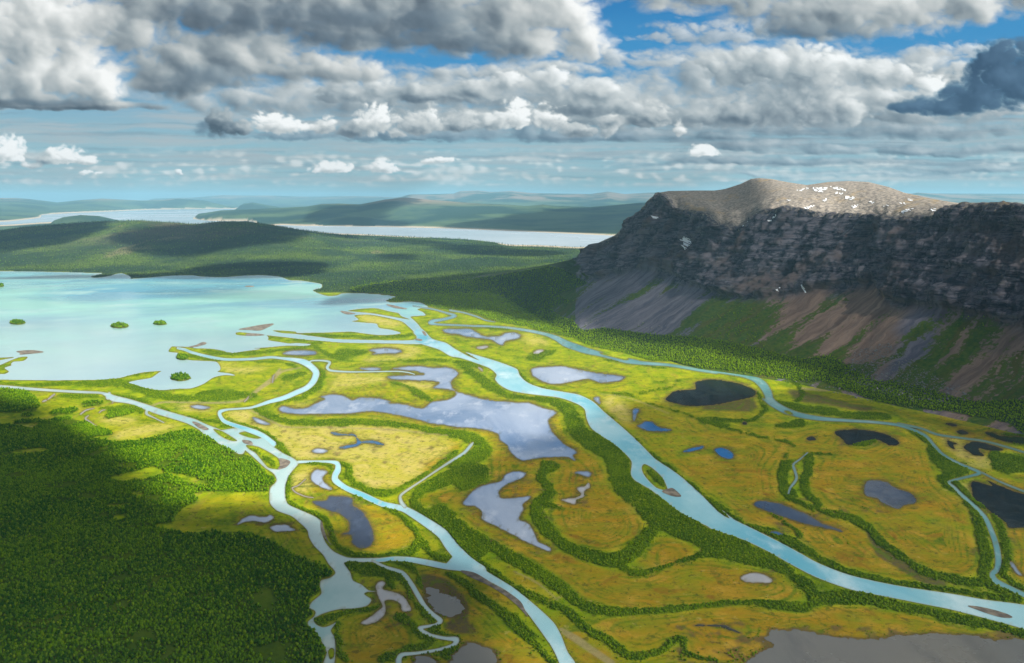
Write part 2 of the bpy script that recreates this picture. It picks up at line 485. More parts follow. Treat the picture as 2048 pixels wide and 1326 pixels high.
def sample(m, X, Y):
    """bilinear lookup at chart coordinates (0 outside)"""
    fx = X - RX0 - .5; fy = Y - RY0 - .5
    ok = (fx >= 0) & (fx < RW - 1.01) & (fy >= 0) & (fy < RH - 1.01)
    fx = np.clip(fx, 0, RW - 1.01); fy = np.clip(fy, 0, RH - 1.01)
    xi = fx.astype(int); yi = fy.astype(int); u = fx - xi; v = fy - yi
    r = (m[yi, xi] * (1 - u) + m[yi, xi + 1] * u) * (1 - v) + (m[yi + 1, xi] * (1 - u) + m[yi + 1, xi + 1] * u) * v
    return np.where(ok, r, 0)

# chart pixel -> world position, used by noises so that patterns are laid in metres
_cy, _cx = np.mgrid[0:RH, 0:RW]
GX, GY = px_ground(_cx + RX0 + .5, _cy + RY0 + .5)
GX = GX.astype(np.float32); GY = GY.astype(np.float32)
DEPTH = (GY * CP + CAM_H * SP)
PXAREA = DEPTH**3 / (FPX**2 * CAM_H)

# ---- land inside the lake and the rivers
LAKE = T("""P -700,545 Z 0,592 240,595 480,600 P 175,546 205,546.5 182,553 191,555.5 219,552 232,548 246,547 262,554 261,557.5 287,556 342,551.4 383,550.6
 405,553 448,554 492,551 530,550.6 561,553.6 578,560 600,561 Y 60,655 125,668 125,690 75,705 150,735 210,735 250,722 400,722 560,740 500,765 560,775 620,770 700,775 750,800
 B 1640,200 1590,215 1630,235 1650,258 1600,262 1540,268 1560,290 1600,330 1640,385 1700,440 1720,462 1640,470 1400,464 1050,458 900,446 750,434 620,418 500,405 400,393 300,382 262,385 265,400
 330,408 480,402 500,420 500,440 590,455 650,464 720,462 810,470 780,482 640,480 500,492 380,500 300,515 200,530 180,520 100,505 0,498
 A 1900,648 1780,668 1700,680 1650,665 1620,650 1420,645 1400,636 1300,634 1260,632 1240,650 1235,672 1300,680 1310,705 1370,730 1480,738 1580,745 1610,780 1610,805 1590,818 1680,830 1720,845
 1640,842 1560,860 1490,905 1400,938 1300,942 1210,950 1150,950 1060,935 1000,915 940,897 1000,880 1050,872 1110,860 1160,825 1180,812 1060,820 960,840 860,865 740,875 560,878 400,880 200,878 0,876 P -300,765 -700,790""")
LAKE_LAND = [T(s) for s in (
 "B 1080,225 1180,210 1290,207 1380,228 1450,242 1470,262 1500,275 1540,290 1460,278 1380,264 1260,244 1150,234",
 "B 1130,258 1250,254 1400,282 1480,305 1530,345 1575,390 1585,425 1570,438 1500,442 1300,440 1000,432 880,418 760,402 690,394 600,388 540,374 530,368 600,370 700,378 710,388 800,386 900,385 1100,378 1180,388 1300,402 1400,400 1470,388 1400,365 1310,350 1290,320 1200,312 1110,302 1160,290",
 "A -60,722 0,715 60,712 100,710 98,716 60,722 0,733 -60,745",
 "A -60,775 0,768 60,742 120,718 160,708 200,708 200,718 170,738 100,744 82,758 82,772 50,782 34,792 65,815 40,832 0,834 -60,832")]
SANDBARS = [T(s) for s in (
 "A 112,667 230,658 325,670 320,676 230,686 130,694 150,682",
 "B 268,362 350,345 440,328 530,317 545,322 500,345 440,370 360,366",
 "A 1370,636 1430,622 1480,600 1515,606 1500,618 1440,634 1390,642",
 "B 330,395 400,390 490,402 420,408 340,407",
 "F 1258,306 1295,290 1320,284 1345,300 1378,334 1350,338 1310,330",
 "G 1585,984 1660,990 1750,1010 1830,1035 1862,1056 1800,1056 1720,1035 1650,1010",
 "B 1350,175 1420,185 1500,205 1560,215 1500,214 1420,204",
 "B 1020,225 1060,228 1120,240 1160,246 1080,252 1050,244",
 "B 1620,372 1645,378 1660,410 1640,402",
 "B 1560,434 1600,428 1635,440 1610,446",
 "A 1400,1180 1450,1190 1530,1235 1500,1245 1450,1225",
 "E 240,55 290,62 300,85 250,75", "E 450,160 515,178 490,212 440,225 455,200",
 "E 690,510 705,560 730,630 790,690 740,650 700,600 685,550",
 "F 60,775 150,790 250,850 340,900 420,960 450,1020 470,1060 400,985 320,920 220,860 120,815")]
LAKE_ISLES = [  # centre x, y, half length, half depth (chart), tall growth 0..1
 (35, 645, 15.5, 4.2, 1, 'A'), (239, 651.5, 18, 5, 1, 'A'), (320, 647, 13.5, 3.2, 1, 'A'), (365, 715, 12, 5, 1, 'A'), (361, 755, 20, 7, 1.3, 'A'),
 (-4, 571, 12, 3.5, 1, 'A'), (499, 572.5, 9, 1.4, 0, 'A')]
RIVERS = {
 'main': [('fill', T("""B 1600,345 1650,380 1700,430 1800,460 1860,500 1950,550 2048,590 C 60,352 100,375 200,405 350,450 490,505 510,550 570,605 680,645 850,675 950,695 1050,745 1130,820 1260,930 1380,1040 1500,1160 1620,1240
  F 1398,238 1500,330 1600,430 1665,467 G 100,390 200,470 300,520 400,570 500,620 600,675 700,730 850,790 1000,830 1200,870 1500,915 1700,950 1927,980 P 2300,1260 2500,1300 2500,1380 2300,1345
  G 1927,1125 1800,1088 1500,1010 1300,970 1100,930 900,890 700,820 560,750 400,660 250,590 100,540 0,500 F 1550,522 1400,450 1300,380 1200,300 1100,240 1075,200 1080,130 1040,80 980,30 C 1040,945 1000,870 985,800 930,760 800,715 600,690 450,665 370,625 330,580 340,545 290,500 200,465 80,425
  B 1829,556 1750,510 1640,475 1580,455 1560,440 1590,420 1560,380""")),
  ('land', T("F 1140,165 1150,145 1165,145 1205,168 1262,222 1292,285 1290,300 1230,285 1180,240 1150,200"))],
 'north': [('stroke', T("""B 1560,190,14 1700,212,12 1800,240,14 1868,263,20 1780,288,20 1700,300,22 1680,315,20 1750,325,14 1900,331,14 2048,339,13 C 200,190,14 400,200,15 560,222,20 700,250,25 780,280,40 850,320,50 930,348,50 1000,372,45 1100,398,30 1200,425,28 1300,450,30 1450,465,26 1600,475,22 1800,508,24 1950,530,24
  D 100,450,24 200,462,28 280,475,32 350,500,40 400,540,52 430,590,52 440,625,48 470,655,40 530,690,36 620,725,34 750,748,28 900,760,20 1100,772,18 1250,790,18 1350,822,18 1430,862,20 1480,920,20 1540,980,18 1650,1040,18 1740,1075,18 1770,1095,20 1700,1115,16 1600,1140,16 1570,1155,16
  G 1510,280,18 1560,330,22 1640,400,22 1700,470,28 1740,560,32 1765,640,36 1775,720,38 1765,770,34 1738,800,34 1760,840,34 1850,885,30 1927,920,30 P 2120,1222,10 2300,1275,10""")),
  ('stroke', T("C 0,75,14 100,92,12 200,122,12 260,148,9 330,160,7")), ('stroke', T("C 830,322,30 950,352,36 1100,392,28 1180,405,20 1300,432,16 1380,448,14")),
  ('land', T("C 1090,385 1150,388 1240,402 1310,432 1280,440 1200,420 1120,400")), ('stroke', T("D 400,625,12 450,665,14 520,705,14 560,722,10 600,725,12")),
  ('land', T("D 530,700 560,702 590,722 560,724"))],
 'east': [('stroke', T("D 1250,780,14 1400,812,14 1500,850,14 1650,872,13 1800,892,13 1950,932,13 2048,962,13 P 2200,945,5")), ('stroke', T("D 1780,1090,12 1900,1150,12 2048,1210,14 P 2200,1040,6"))],
 'west': [('stroke', T("P -300,766,5 A 0,925,20 200,941,20 400,955,18 600,966,18 740,972,16 800,995,36 830,1012,46 950,1035,34 1060,1072,40 1150,1105,44 1250,1135,44 1350,1165,46 1420,1190,54 1500,1230,60 1600,1270,60 E 20,-2,40 80,30,50 150,72,56 230,115,50")),
  ('stroke', T("A 800,975,20 790,1005,34")), ('stroke', T("A 1078,1090,20 1072,1125,18 1120,1150,9 1200,1190,6")),
  ('fill', T("""E 150,70 200,90 250,110 310,160 370,215 420,250 435,290 400,330 395,380 400,420 440,460 520,490 570,530 610,570 620,610 650,660 700,710 730,760 770,810 740,840 690,855 680,880 690,930 640,975 620,1010 655,1030 650,1060 615,1090 620,1120 650,1140 680,1180 700,1220 720,1270 700,1340 760,1340 770,1250 765,1180 745,1140 775,1095 740,1112
   700,1122 660,1105 648,1075 700,1045 790,1020 880,1015 950,1000 975,965 935,935 950,922 1010,918 960,912 920,880 870,855 855,810 830,775 820,755 860,750 950,752 1000,748 1100,742 1150,738 1100,724 1000,728 880,728 830,722 760,690 715,640 690,570 690,520 650,490 560,450 500,420 485,370 490,300 520,240 560,190
   530,160 470,130 400,80 370,40 340,10 300,0 200,-10 120,0 60,-10 60,10""")),
  ('stroke', T("B 230,1120,30 330,1160,60 420,1215,90 500,1270,90 560,1317,60")),
  ('land', T("E 75,-5 110,0 150,20 190,45 212,62 180,62 140,48 100,22")), ('land', T("E 262,85 330,95 400,130 445,160 468,190 455,222 420,222 385,212 350,172 315,130 280,110")), ('land', T("E 220,18 280,5 330,15 358,38 325,50 270,40")),
  ('land', T("E 728,1262 745,1240 765,1250 762,1290 740,1305"))],
 'channel': [('stroke', T("A 1300,645,16 1350,655,20 1400,675,20 1500,702,22 1620,724,20 1700,728,18 1850,724,18 1980,711,18 B 600,573,18 700,585,30 770,605,46 820,640,44 850,680,48 830,740,44 780,790,38 700,825,36 620,860,34 500,893,26 380,932,16 280,942,13 200,948,15 145,965,26 150,1000,26 180,1035,28 250,1062,30 400,1112,38 470,1145,36 540,1200,40")),
  ('stroke', T("B 800,600,12 820,590,10 900,590,12 950,602,16 930,640,20 955,662,14 1100,672,10 1300,670,8 1450,668,8 1530,678,8 1570,690,6"))],
 'south': [('stroke', T("E 560,182,16 640,179,12 730,180,14 780,190,26 785,225,34 770,255,34 770,285,36 830,330,30 930,372,32 1040,422,32 1150,446,34 1220,482,44 1310,540,52 1380,592,60 1430,660,68 1490,725,72 1540,770,76 1593,805,76")),
  ('stroke', T("E 1000,744,20 1100,733,26 1200,738,30 1300,756,34 1400,776,34 1500,785,40 1593,810,50")),
  ('fill', T("F -40,762 60,768 150,800 250,850 340,900 400,960 460,1030 520,1110 570,1180 610,1240 650,1330 680,1480 800,1480 745,1326 700,1260 660,1160 620,1090 560,1030 480,960 380,880 300,830 200,770 100,710 60,660 30,600 0,570 -30,600 20,680"))],
 'creek': [('stroke', T("B 2000,1190,10 E 1540,88,16 1500,132,16 1380,208,12 1270,282,9 1175,345,12 1140,375,14 1145,410,22 1165,436,22"))],
 'brook': [('stroke', T("E 980,742,14 1060,782,18 1150,812,24 1200,872,26 1240,940,28 1280,1005,26 1325,1050,26 1368,1085,28 1340,1108,16 1250,1126,20 1260,1142,24 1320,1170,20 1400,1186,20 1460,1192,30 1440,1225,22 1350,1252,18 1230,1270,18 1150,1278,24 1130,1310,34 1135,1360,34")),],
 'ditch': [('stroke', T("D 680,965,8 640,1000,8 590,1040,14 600,1080,16 610,1130,16 570,1190,16 560,1225,12"))],
}
PONDS = [  # (stuff of the bed: 0 clear, 1 dark peat, 2 pale silt), outline, label
 (0, T("""B 580,960 600,920 680,940 770,935 850,900 920,870 880,855 970,835 1060,850 1110,880 1170,860 1300,865 1400,890 1360,900 1500,910 1580,935 1640,935 1700,890 1800,880 1870,845 1860,812 1790,795 1700,790 1760,750 1680,738 1500,732 1400,725 1370,705 1500,698 1650,692 1580,668 1400,648 1560,630 1700,640 1840,645 1890,680 1880,700 1840,740 1840,775 1870,812 1930,832 2048,862
  C 100,700 300,735 440,745 580,755 680,790 780,822 720,880 740,950 830,1050 930,1110 900,1140 920,1180 860,1150 760,1150 620,1160 530,1175 470,1140 430,1095 420,1060 360,1020 350,980 230,945 60,925 B 2048,1095 1850,1070 1700,1050 1550,1010 1400,980 1250,960 1100,975 950,980 700,980"""), 'large pale shallow lagoon with ragged shore in the middle of the delta'),
 (0, T("C 600,500 820,483 900,500 1050,530 1180,545 1280,560 1240,592 1100,605 1010,575 860,605 740,614 640,575 600,545"), 'blue grey pond with pointed east end just beyond the widest bend of the main river'),
 (1, T("P 1335,802 1332,797 1348,783 1378,779 1392,778 1392,764 1420,759 1447,761 1482,768 1508,780 1511,790 1495,796 1463,803 1432,809 1400,812 1370,811"), 'dark peaty pond below the mountain foot inside a bend of the teal side channel'),
 (0, T("F 75,380 150,290 240,260 300,245 330,205 380,185 452,195 430,225 330,270 288,310 310,347 400,342 480,332 472,350 430,385 440,410 410,470 470,500 510,570 520,600 598,642 595,662 530,640 440,600 350,550 270,510 190,470 190,430 150,395"), 'long forked pale pond south of the large lagoon'),
 (0, T("F 740,193 800,183 840,195 830,222 790,210"), 'small blue pool above the broken chain of pools'),
 (2, T("F 655,352 740,345 780,325 755,285 800,275 825,250 832,285 800,300 795,340 752,355 740,382 700,370"), 'small white rimmed pool shaped like a jagged hook'),
 (0, T("E 640,405 720,400 735,375 860,385 870,430 920,460 960,520 985,580 985,640 940,672 900,670 865,640 860,600 805,590 850,575 845,520 800,480 740,460 660,425"), 'slate blue marsh pond filling the long river island on the left'),
 (0, T("E 630,260 660,225 730,235 705,260 700,290 755,335 720,338 640,295"), 'narrow blue pool on the upper end of the left river island'),
 (0, T("E 210,540 250,500 290,488 380,495 395,480 420,500 380,525 300,518 250,525"), 'thin curved pool in the clearing at the forest edge'),
 (0, T("E 395,555 440,540 490,540 530,560 575,570 490,577 430,578"), 'oval lilac pool between forest edge and river'),
 (0, T("B 600,540 680,515 840,520 850,545 720,550"), 'small pale pool on the marsh near the lake mouth'),
 (0, T("B 1230,512 1350,500 1470,510 1472,530 1340,540 1270,545 1240,540 1300,532"), 'small pale pool right beside the dark round willow clump'),
 (0, T("B 1160,645 1300,640 1325,655 1250,665"), 'tiny pale pool beside the looping brook'),
 (0, T("C -50,215 50,212 150,212 200,240 250,265 370,265 400,242 470,238 515,255 500,280 400,302 390,330 350,322 300,290 150,270 50,250 -30,240"), 'stretched pale pool between the main river and the side channel'),
 (2, T("C 190,345 260,335 285,345 220,360"), 'tiny straw rimmed pool on the far meadow'),
 (2, T("C 605,392 640,365 690,365 650,392"), 'tiny white pool beside a willow clump on the far meadow'),
 (0, T("C 1338,868 1336,820 1345,795 1385,795 1368,835 1350,885"), 'small comma shaped deep blue pool east of the main river'),
 (0, T("C 1370,925 1400,908 1430,885 1480,890 1530,930 1630,950 1560,960 1450,957"), 'jagged deep blue pool on the ochre meadow east of the main river'),
 (0, T("C 1690,1112 1740,1092 1790,1080 1858,1067 1845,1085 1760,1110"), 'sliver of bright blue water on the ochre meadow'),
 (0, T("D 90,945 130,935 195,955 215,990 175,1005 120,980"), 'oval bright blue pool on the ochre meadow'),
 (0, T("G 325,390 335,362 430,370 530,400 650,450 720,495 800,520 850,548 720,520 600,490 450,440"), 'long tapering blue pond east of the main river'),
 (0, T("G 980,270 1010,237 1110,250 1160,285 1240,310 1280,340 1280,375 1210,390 1180,412 1080,370 1060,350 985,330"), 'dark blue kite shaped pond on the open meadow at right'),
 (1, T("G 1615,250 1640,248 1690,262 1740,270 1700,235 1800,280 1927,320 P 2200,1000 2200,1110 G 1927,520 1840,525 1820,490 1750,440 1700,400 1630,350 1622,320"), 'dark brown pond cut by the right edge of the picture'),
 (1, T("D 850,832 960,820 1080,825 1200,860 1260,900 1240,918 1200,920 1110,880 940,915 900,880"), 'black pond with a willow islet in it'),
 (1, T("D 1665,930 1720,895 1800,905 1920,945 1850,955 1760,935 1770,960 1800,985 1740,982 1690,950"), 'black forked pool near the right edge'),
 (1, T("D 1560,885 1600,900 1660,905 1600,915 1620,945 1580,930"), 'broken black pool strip left of the black forked pool'),
 (1, T("D 1620,830 1660,822 1700,845 1650,850"), 'small black pool between the two right hand streams'),
 (1, T("D 1300,795 1340,795 1390,815 1340,812"), 'small black pool beside the side channel fork'),
 (1, T("D 1545,780 1590,778 1630,795 1590,797"), 'small brown pool under the boulder apron'),
 (1, T("D 1800,840 1850,838 1900,860 2048,870 2048,910 1900,885"), 'brown pool strip at the right edge under the slope'),
 (1, T("D 670,875 710,862 735,885 690,888"), 'tiny black pool left of the black pond'),
 (1, T("D 265,775 285,770 300,785 275,788"), 'tiny black pool south of the dark peaty pond'),
 (3, T("G 430,1125 600,1130 750,1165 1000,1180 1150,1165 1400,1150 1700,1180 1927,1195 P 2400,1310 2400,1560 1380,1560 1494,1326 G 300,1290 350,1255 440,1240 450,1215 415,1185"), 'wide grey silty lake at the bottom right of the picture'),
 (2, T("G 240,825 270,800 340,788 380,800 430,830 420,848 280,845"), 'pale mud rimmed pool in the ochre meadow'),
 (0, T("G 415,548 450,543 497,560 480,568"), 'tiny blue pool beside the main river bank'),
 (1, T("G -60,1104 0,1098 100,1098 150,1105 210,1130 262,1156 180,1132 120,1112"), 'thin dark slough on the ochre meadow at bottom'),
 (2, T("E 1000,885 1030,860 1055,870 1040,905 1100,920 1160,950 1200,1010 1200,1030 1150,1030 1140,990 1090,965 1050,975 1055,1010 1050,1050 1010,1090 950,1110 915,1095 960,1070 1010,1030 1040,1005 1015,950"), 'Y shaped milky pool beside the brook at bottom left of the delta'),
 (3, T("E 1280,890 1310,885 1370,925 1440,945 1480,965 1500,1020 1400,1060 1330,1020 1300,950"), 'violet grey mud pan beside the brook'),
 (3, T("E 1440,1270 1500,1230 1593,1215 F 60,1215 150,1222 230,1240 290,1330 0,1400 E 1420,1360"), 'violet grey mud pan at the bottom edge'),
 (3, T("E 1240,1300 1290,1285 1340,1300 1360,1340 1230,1350"), 'small mud pan at the bottom edge'),
 (0, T("B 950,1118 985,1112 1010,1120 1080,1130 1130,1128 1160,1165 1180,1182 1230,1172 1300,1182 1350,1202 1340,1208 1250,1196 1180,1196 1150,1218 1070,1230 1010,1226 1080,1208 1140,1200 1150,1180 1130,1140 1060,1138 990,1136"), 'spider shaped blue pool on the straw coloured meadow'),
 (0, T("B 815,1250 850,1232 900,1235 940,1250 900,1268 840,1265"), 'oval blue grey pool on the straw coloured meadow'),
 (0, T("B 380,1000 430,1015 520,1055 470,1060 410,1040"), 'faint pale pool on the spit between two channels'),
 (0, T("A 1390,1068 1450,1060 1545,1080 1480,1092 1420,1085"), 'small pool on the marsh left of the channel fork'),
 (0, T("C 1045,715 1090,710 1095,735 1100,765 1075,750"), 'pale backwater beside the main river bend'),
 (0, T("G 1838,725 1860,728 1890,770 1915,805 1890,800 1860,765"), 'pale broken pool at the right edge'),
 (2, T("A 305,1032 340,1020 345,1028 315,1040"), 'white rimmed puddle in the meadow north of the forest'),
 (2, T("C 180,468 230,500 245,525 225,515 200,485"), 'thin pale slough beside the main river'),
]
SLOUGHS = [T(s) for s in ("A 350,1020,7 375,1000,12 398,982,12", "A 590,1128,10 630,1098,10 690,1085,5", "A 650,1135,5 625,1160,12 660,1185,9 712,1222,7", "A 725,1118,6 745,1100,8 772,1096,4", "A 820,1050,6 832,1030,6",
  "E 645,385,5 600,378,6 545,355,8 525,330,8 560,315,6 600,280,5", "B 530,750,10 535,710,10 545,690,6", "B 325,890,9 345,870,9 360,850,6")]

# ---- vegetation
BANDS = [T(s) for s in (
 "C 20,440,30 150,520,70 250,600,80 330,650,80 420,700,50 600,722,46 750,745,60 850,800,110 900,880,150 950,980,150 1080,1060,150 1180,1130,160 1240,1220,180",
 "F 960,30,110 990,120,130 1000,200,150 1060,300,150 1200,400,190 1300,470,200 1400,520,180 1500,580,150 1600,650,150 G 80,600,150 200,650,170 350,700,130 450,740,90 560,810,70 650,880,80 700,950,90 850,940,100 1000,950,80 1200,1000,70 1350,1020,50 1500,1060,60 1700,1100,60 1900,1150,60 P 2200,1330,20",
 "F 560,150,60 640,160,50 560,190,60 530,220,60 600,300,70 560,350,70 510,400,80 540,480,90 600,560,90 700,640,80 850,700,90 950,720,100 1060,690,110 1140,610,100 1200,540,90 1300,480,60",
 "F 560,380,40 680,410,20", "F 980,740,40 1100,790,50 1200,780,30 1320,740,30 1450,700,40 1600,660,90",
 "F -60,440,140 0,480,120 100,560,100 250,630,90 400,720,90 550,810,90 700,910,80 780,980,70 900,1015,60 1100,1025,50 1300,1010,50 1500,990,40 1665,970,50 G 100,980,30 300,970,40 500,990,60 650,1000,60",
 "F 30,600,30 120,680,40 200,750,60 350,860,60 450,910,60 560,960,70 700,1020,60 800,1120,60 950,1200,60 1050,1280,60 1120,1290,50 1250,1260,50 1330,1200,46 1390,1190,46 1390,1260,40 1450,1290,30 1600,1320,24",
 "F -20,790,20 80,850,50 180,940,60 300,1020,50 400,1120,50 500,1210,50 620,1330,50", "F 330,1000,20 420,1090,20 560,1200,20",
 "E 530,215,24 500,290,30 495,370,36 530,430,36 640,475,36 720,520,36 750,600,40 780,660,40 850,705,36 950,722,34 1080,715,34 1190,700,40 1235,650,50 1240,590,40 1180,530,34 1100,460,34 1000,410,34 900,365,40 800,320,40 755,270,40 750,215,30 680,190,24 590,192,18",
 "E 1275,620,20 1290,680,24 1340,720,34 1420,745,46 1470,745,40 1450,690,24 1370,620,16", "E 800,190,30 850,220,44 845,260,40 880,305,40 960,345,44 1060,362,44 1130,345,36 1180,310,30 1260,270,24 1330,220,20 1430,150,24 1480,100,20 1500,70,16",
 "E 1560,130,50 1460,250,80 1350,300,90 1240,360,60 1220,430,50 1350,520,90 1470,590,110 1593,680,130", "E 1593,250,120 1500,300,110",
 "E 850,770,60 930,790,80 1050,820,60 1150,850,50 1190,920,40 1220,980,40 1300,1060,50 1350,1120,40", "E 1080,860,50 1100,900,30", "E 1040,745,16 1150,760,30 1230,810,40 1250,880,34 1300,960,34 1350,1040,30 1385,1090,20",
 "E 1130,1060,70 1200,1100,50 1260,1170,50 1330,1190,40 1300,1220,40 1200,1250,50 1100,1290,60 1020,1310,50", "E 1480,1190,30 1480,1230,36 1400,1270,50 1430,1310,50 1480,1310,30", "E 1310,1140,26 1400,1170,26 1470,1175,24",
 "E 660,1095,60 720,1085,56 800,1050,30 900,1030,24 1000,1015,24 1040,970,24 1020,930,16", "E 790,1100,40 780,1160,40 790,1210,44 800,1270,40 830,1310,60", "E 1060,990,36",
 "B 380,930,30 450,960,60 520,1000,60 640,1040,50 900,1045,60 1200,1042,60 1500,1062,50 1700,1100,46 1900,1130,50 2000,1170,90 2048,1210,120", "C 0,970,60 100,990,90 200,1040,120 280,1100,90 180,1150,120 60,1230,120 0,1290,120",
 "B 180,970,30 230,1030,34 400,1085,34 480,1130,50 560,1190,60 620,1260,60 690,1317,50", "B 500,1150,40 540,1190,60", "B 150,1070,20 250,1080,22 310,1100,16",
 "G 540,140,60 490,190,60 490,260,50 510,330,40 600,380,40 700,420,44 800,440,50 900,470,60 1000,520,60 1060,590,50 1150,660,60 1250,730,60 1350,790,66 1450,820,60 1600,850,60 1750,850,60 1900,930,70", "G 620,80,40 650,170,60 620,250,60 640,330,50 720,390,30",
 "G 1370,50,60 1430,130,90 1560,180,90 1450,230,80 1540,300,70 1620,400,70 1660,500,80 1680,600,90 1710,700,80 1690,780,80 1720,850,70 1850,920,60", "G 1520,250,20 1620,350,30 1730,420,30 1790,520,40 1820,620,50 1830,720,50 1800,790,40 1860,850,30 1927,890,24",
 "C 500,520,30 560,600,34 680,650,26 850,690,20 960,720,20 1080,790,24 1200,880,24 1330,1000,24 1450,1110,28 1600,1230,34", "F 1180,60,26 1300,160,30 1450,290,34 1600,430,40 G 60,360,36 200,470,40 320,520,40 450,560,50 560,620,60 680,690,50 800,750,44 900,790,44 1100,840,40 1300,870,36 1500,900,36 1900,960,40",
 "G 390,430,16 470,470,24 560,530,30 600,570,40", "D 0,765,20 200,820,24 400,870,20 560,900,24 640,950,20", "D 560,950,40 520,1050,30 540,1150,30 600,1240,36", "D 700,980,30 690,1050,60 660,1130,50 650,1200,50",
 "D 700,965,10 850,980,10 950,1000,8 1050,1060,6", "D 1300,800,20 1420,880,40 1480,960,50 1560,1040,60", "D 640,780,60 560,790,50 480,800,30", "D 450,640,30 600,680,60 750,700,60 900,720,60 1050,735,60 1200,745,40",
 "D 460,500,10 600,520,30 650,600,40 600,660,30", "D 0,740,14 300,770,30 420,690,40 380,640,30 340,500,20 200,470,14",
 "A 0,900,30 200,915,30 500,905,40 700,905,60 900,900,60 1000,940,60 1150,985,70 1300,1010,60 1500,1020,40", "A 850,990,26 950,1010,40 1100,1045,30", "A 400,985,20 560,1000,40 720,1000,40", "A 720,1080,14 860,1090,60 1000,1080,60 1040,1120,40",
 "A 1180,1080,30 1280,1130,30 1450,1165,30 1600,1190,30 1700,1215,30 1780,1240,30", "A 860,850,20 1000,835,24 1120,820,16", "A 1320,690,24 1480,715,34 1600,730,24", "A 1420,655,18 1600,675,34 1800,690,34 2048,660,30",
 "B 0,515,30 150,545,30 400,535,30 600,510,20 800,490,26 900,470,20", "B 800,480,30 900,520,40 960,560,40 1100,590,16 1400,600,24 1700,590,30 1900,600,40 2048,640,40", "B 700,395,16 1000,412,26 1400,420,26 1550,400,30", "B 500,415,14 700,438,24 900,455,16",
 "B 870,620,20 900,700,50 860,780,60 760,850,40 600,900,30 450,930,24", "B 620,720,60 720,700,50 780,680,30", "B 400,850,60 100,840,90 0,850,60", "B 1380,740,16 1500,780,30 1620,840,60 1680,880,40", "B 400,600,20 600,600,20 700,640,30",
 "C 150,200,20 300,205,30 450,215,24", "C 570,425,30 620,415,60 700,400,60 760,385,30", "C 0,300,14 200,310,12 400,350,10 480,400,12 520,480,20", "C 440,360,8 600,342,8 750,350,10 900,375,12 1100,430,14 1300,460,14 1500,490,20 1650,520,10",
 "C 0,330,14 80,380,16 250,440,16 450,490,14", "C 1100,690,10 1300,700,14 1500,770,18 1700,830,20 1900,890,24 2048,930,24", "C 1500,600,14 1700,590,14 1600,640,20 1400,680,24 1200,690,14",
 "E 110,20,12 150,38,14 190,55,12", "E 300,110,24 370,160,30 420,195,36", "F 1160,160,10 1200,200,30 1250,250,34 1275,285,12")]
CLUMPS = [T(s) for s in ("B 975,550 990,520 1050,505 1130,505 1210,515 1240,530 1200,548 1100,562 1010,572", "D 945,900 950,870 1000,845 1060,840 1115,870 1115,900 1040,920 960,922",
  "D 1840,960 1900,965 2048,1000 P 2150,930 2150,970 D 2048,1090 1950,1105 1870,1090 1840,1050", "C 560,430 610,412 700,372 770,370 760,400 680,430 600,445", "D 1910,850 1960,842 2048,850 P 2150,880 2150,905 D 2048,925 1950,905")]
FORESTS_NEAR = [T(s) for s in (
 "P -400,868 60,858 120,862 200,880 262,884 330,870 380,862 430,873 470,890 520,935 548,960 540,982 470,985 410,985 380,990 400,1000 360,1020 345,1045 310,1052 330,1062 400,1068 470,1064 540,1082 590,1112 640,1130 668,1150 640,1165 640,1185 620,1200 625,1230 612,1245 640,1280 655,1330 660,1540 -400,1540",
 "A -1400,940 0,940 130,950 210,965 270,1020 290,1060 270,1100 150,1115 0,1120 -1400,1120", "A 590,1050 650,1035 780,1035 760,1055 690,1072 600,1075", "A 340,1130 420,1100 560,1085 590,1100 520,1125 400,1140", "A 90,1180 200,1165 330,1175 250,1200 120,1205", "A 120,1140 200,1125 280,1130 200,1150",
 "A 300,1200 430,1155 560,1170 700,1220 850,1275 700,1290 500,1317 300,1317 240,1270", "A -100,1240 0,1210 120,1215 200,1290 100,1317 -100,1317", "A 800,1110 900,1095 1000,1100 960,1130 860,1150 760,1165")]
CLEARINGS = [T(s) for s in ("H 620,275 760,240 850,215 930,230 940,260 850,275 700,300", "H 740,360 800,355 830,375 780,395", "H 620,430 750,425 700,445 600,450", "H 60,125 200,105 290,110 220,135 100,140", "H 1010,590 1060,560 1180,570 1150,592", "H 640,500 720,490 730,510 660,520",
  "H 950,240 1080,270 1250,330 1100,310 1000,275")]
FOREST_FOOT = T("""P 720,590 700,575 800,560 900,562 950,556 1000,550 1060,540 1140,520 1162,534 1150,552 1176,566 1146,578 1118,588 1138,604 1104,612 1112,628 1146,642 1165,660 1210,656 1300,668 1400,676 1500,694 1600,718 1660,712 1712,742 1740,758 1830,772 1950,802 2100,800 2400,850 2400,912 2048,868
 D 1950,780 1750,740 1550,700 1480,700 1350,680 1200,660 1100,640 980,590 880,560 760,510 700,520 600,510 450,480 250,452 C 1950,505 1800,490 1650,455 1500,450 1400,425 1300,395 1180,370 1080,350 960,310 920,280 860,275 740,248 640,225 560,195 420,175 330,158 260,135 190,108
 Y 760,800 700,778 620,772 560,778 505,765 565,742 400,724 250,724""")
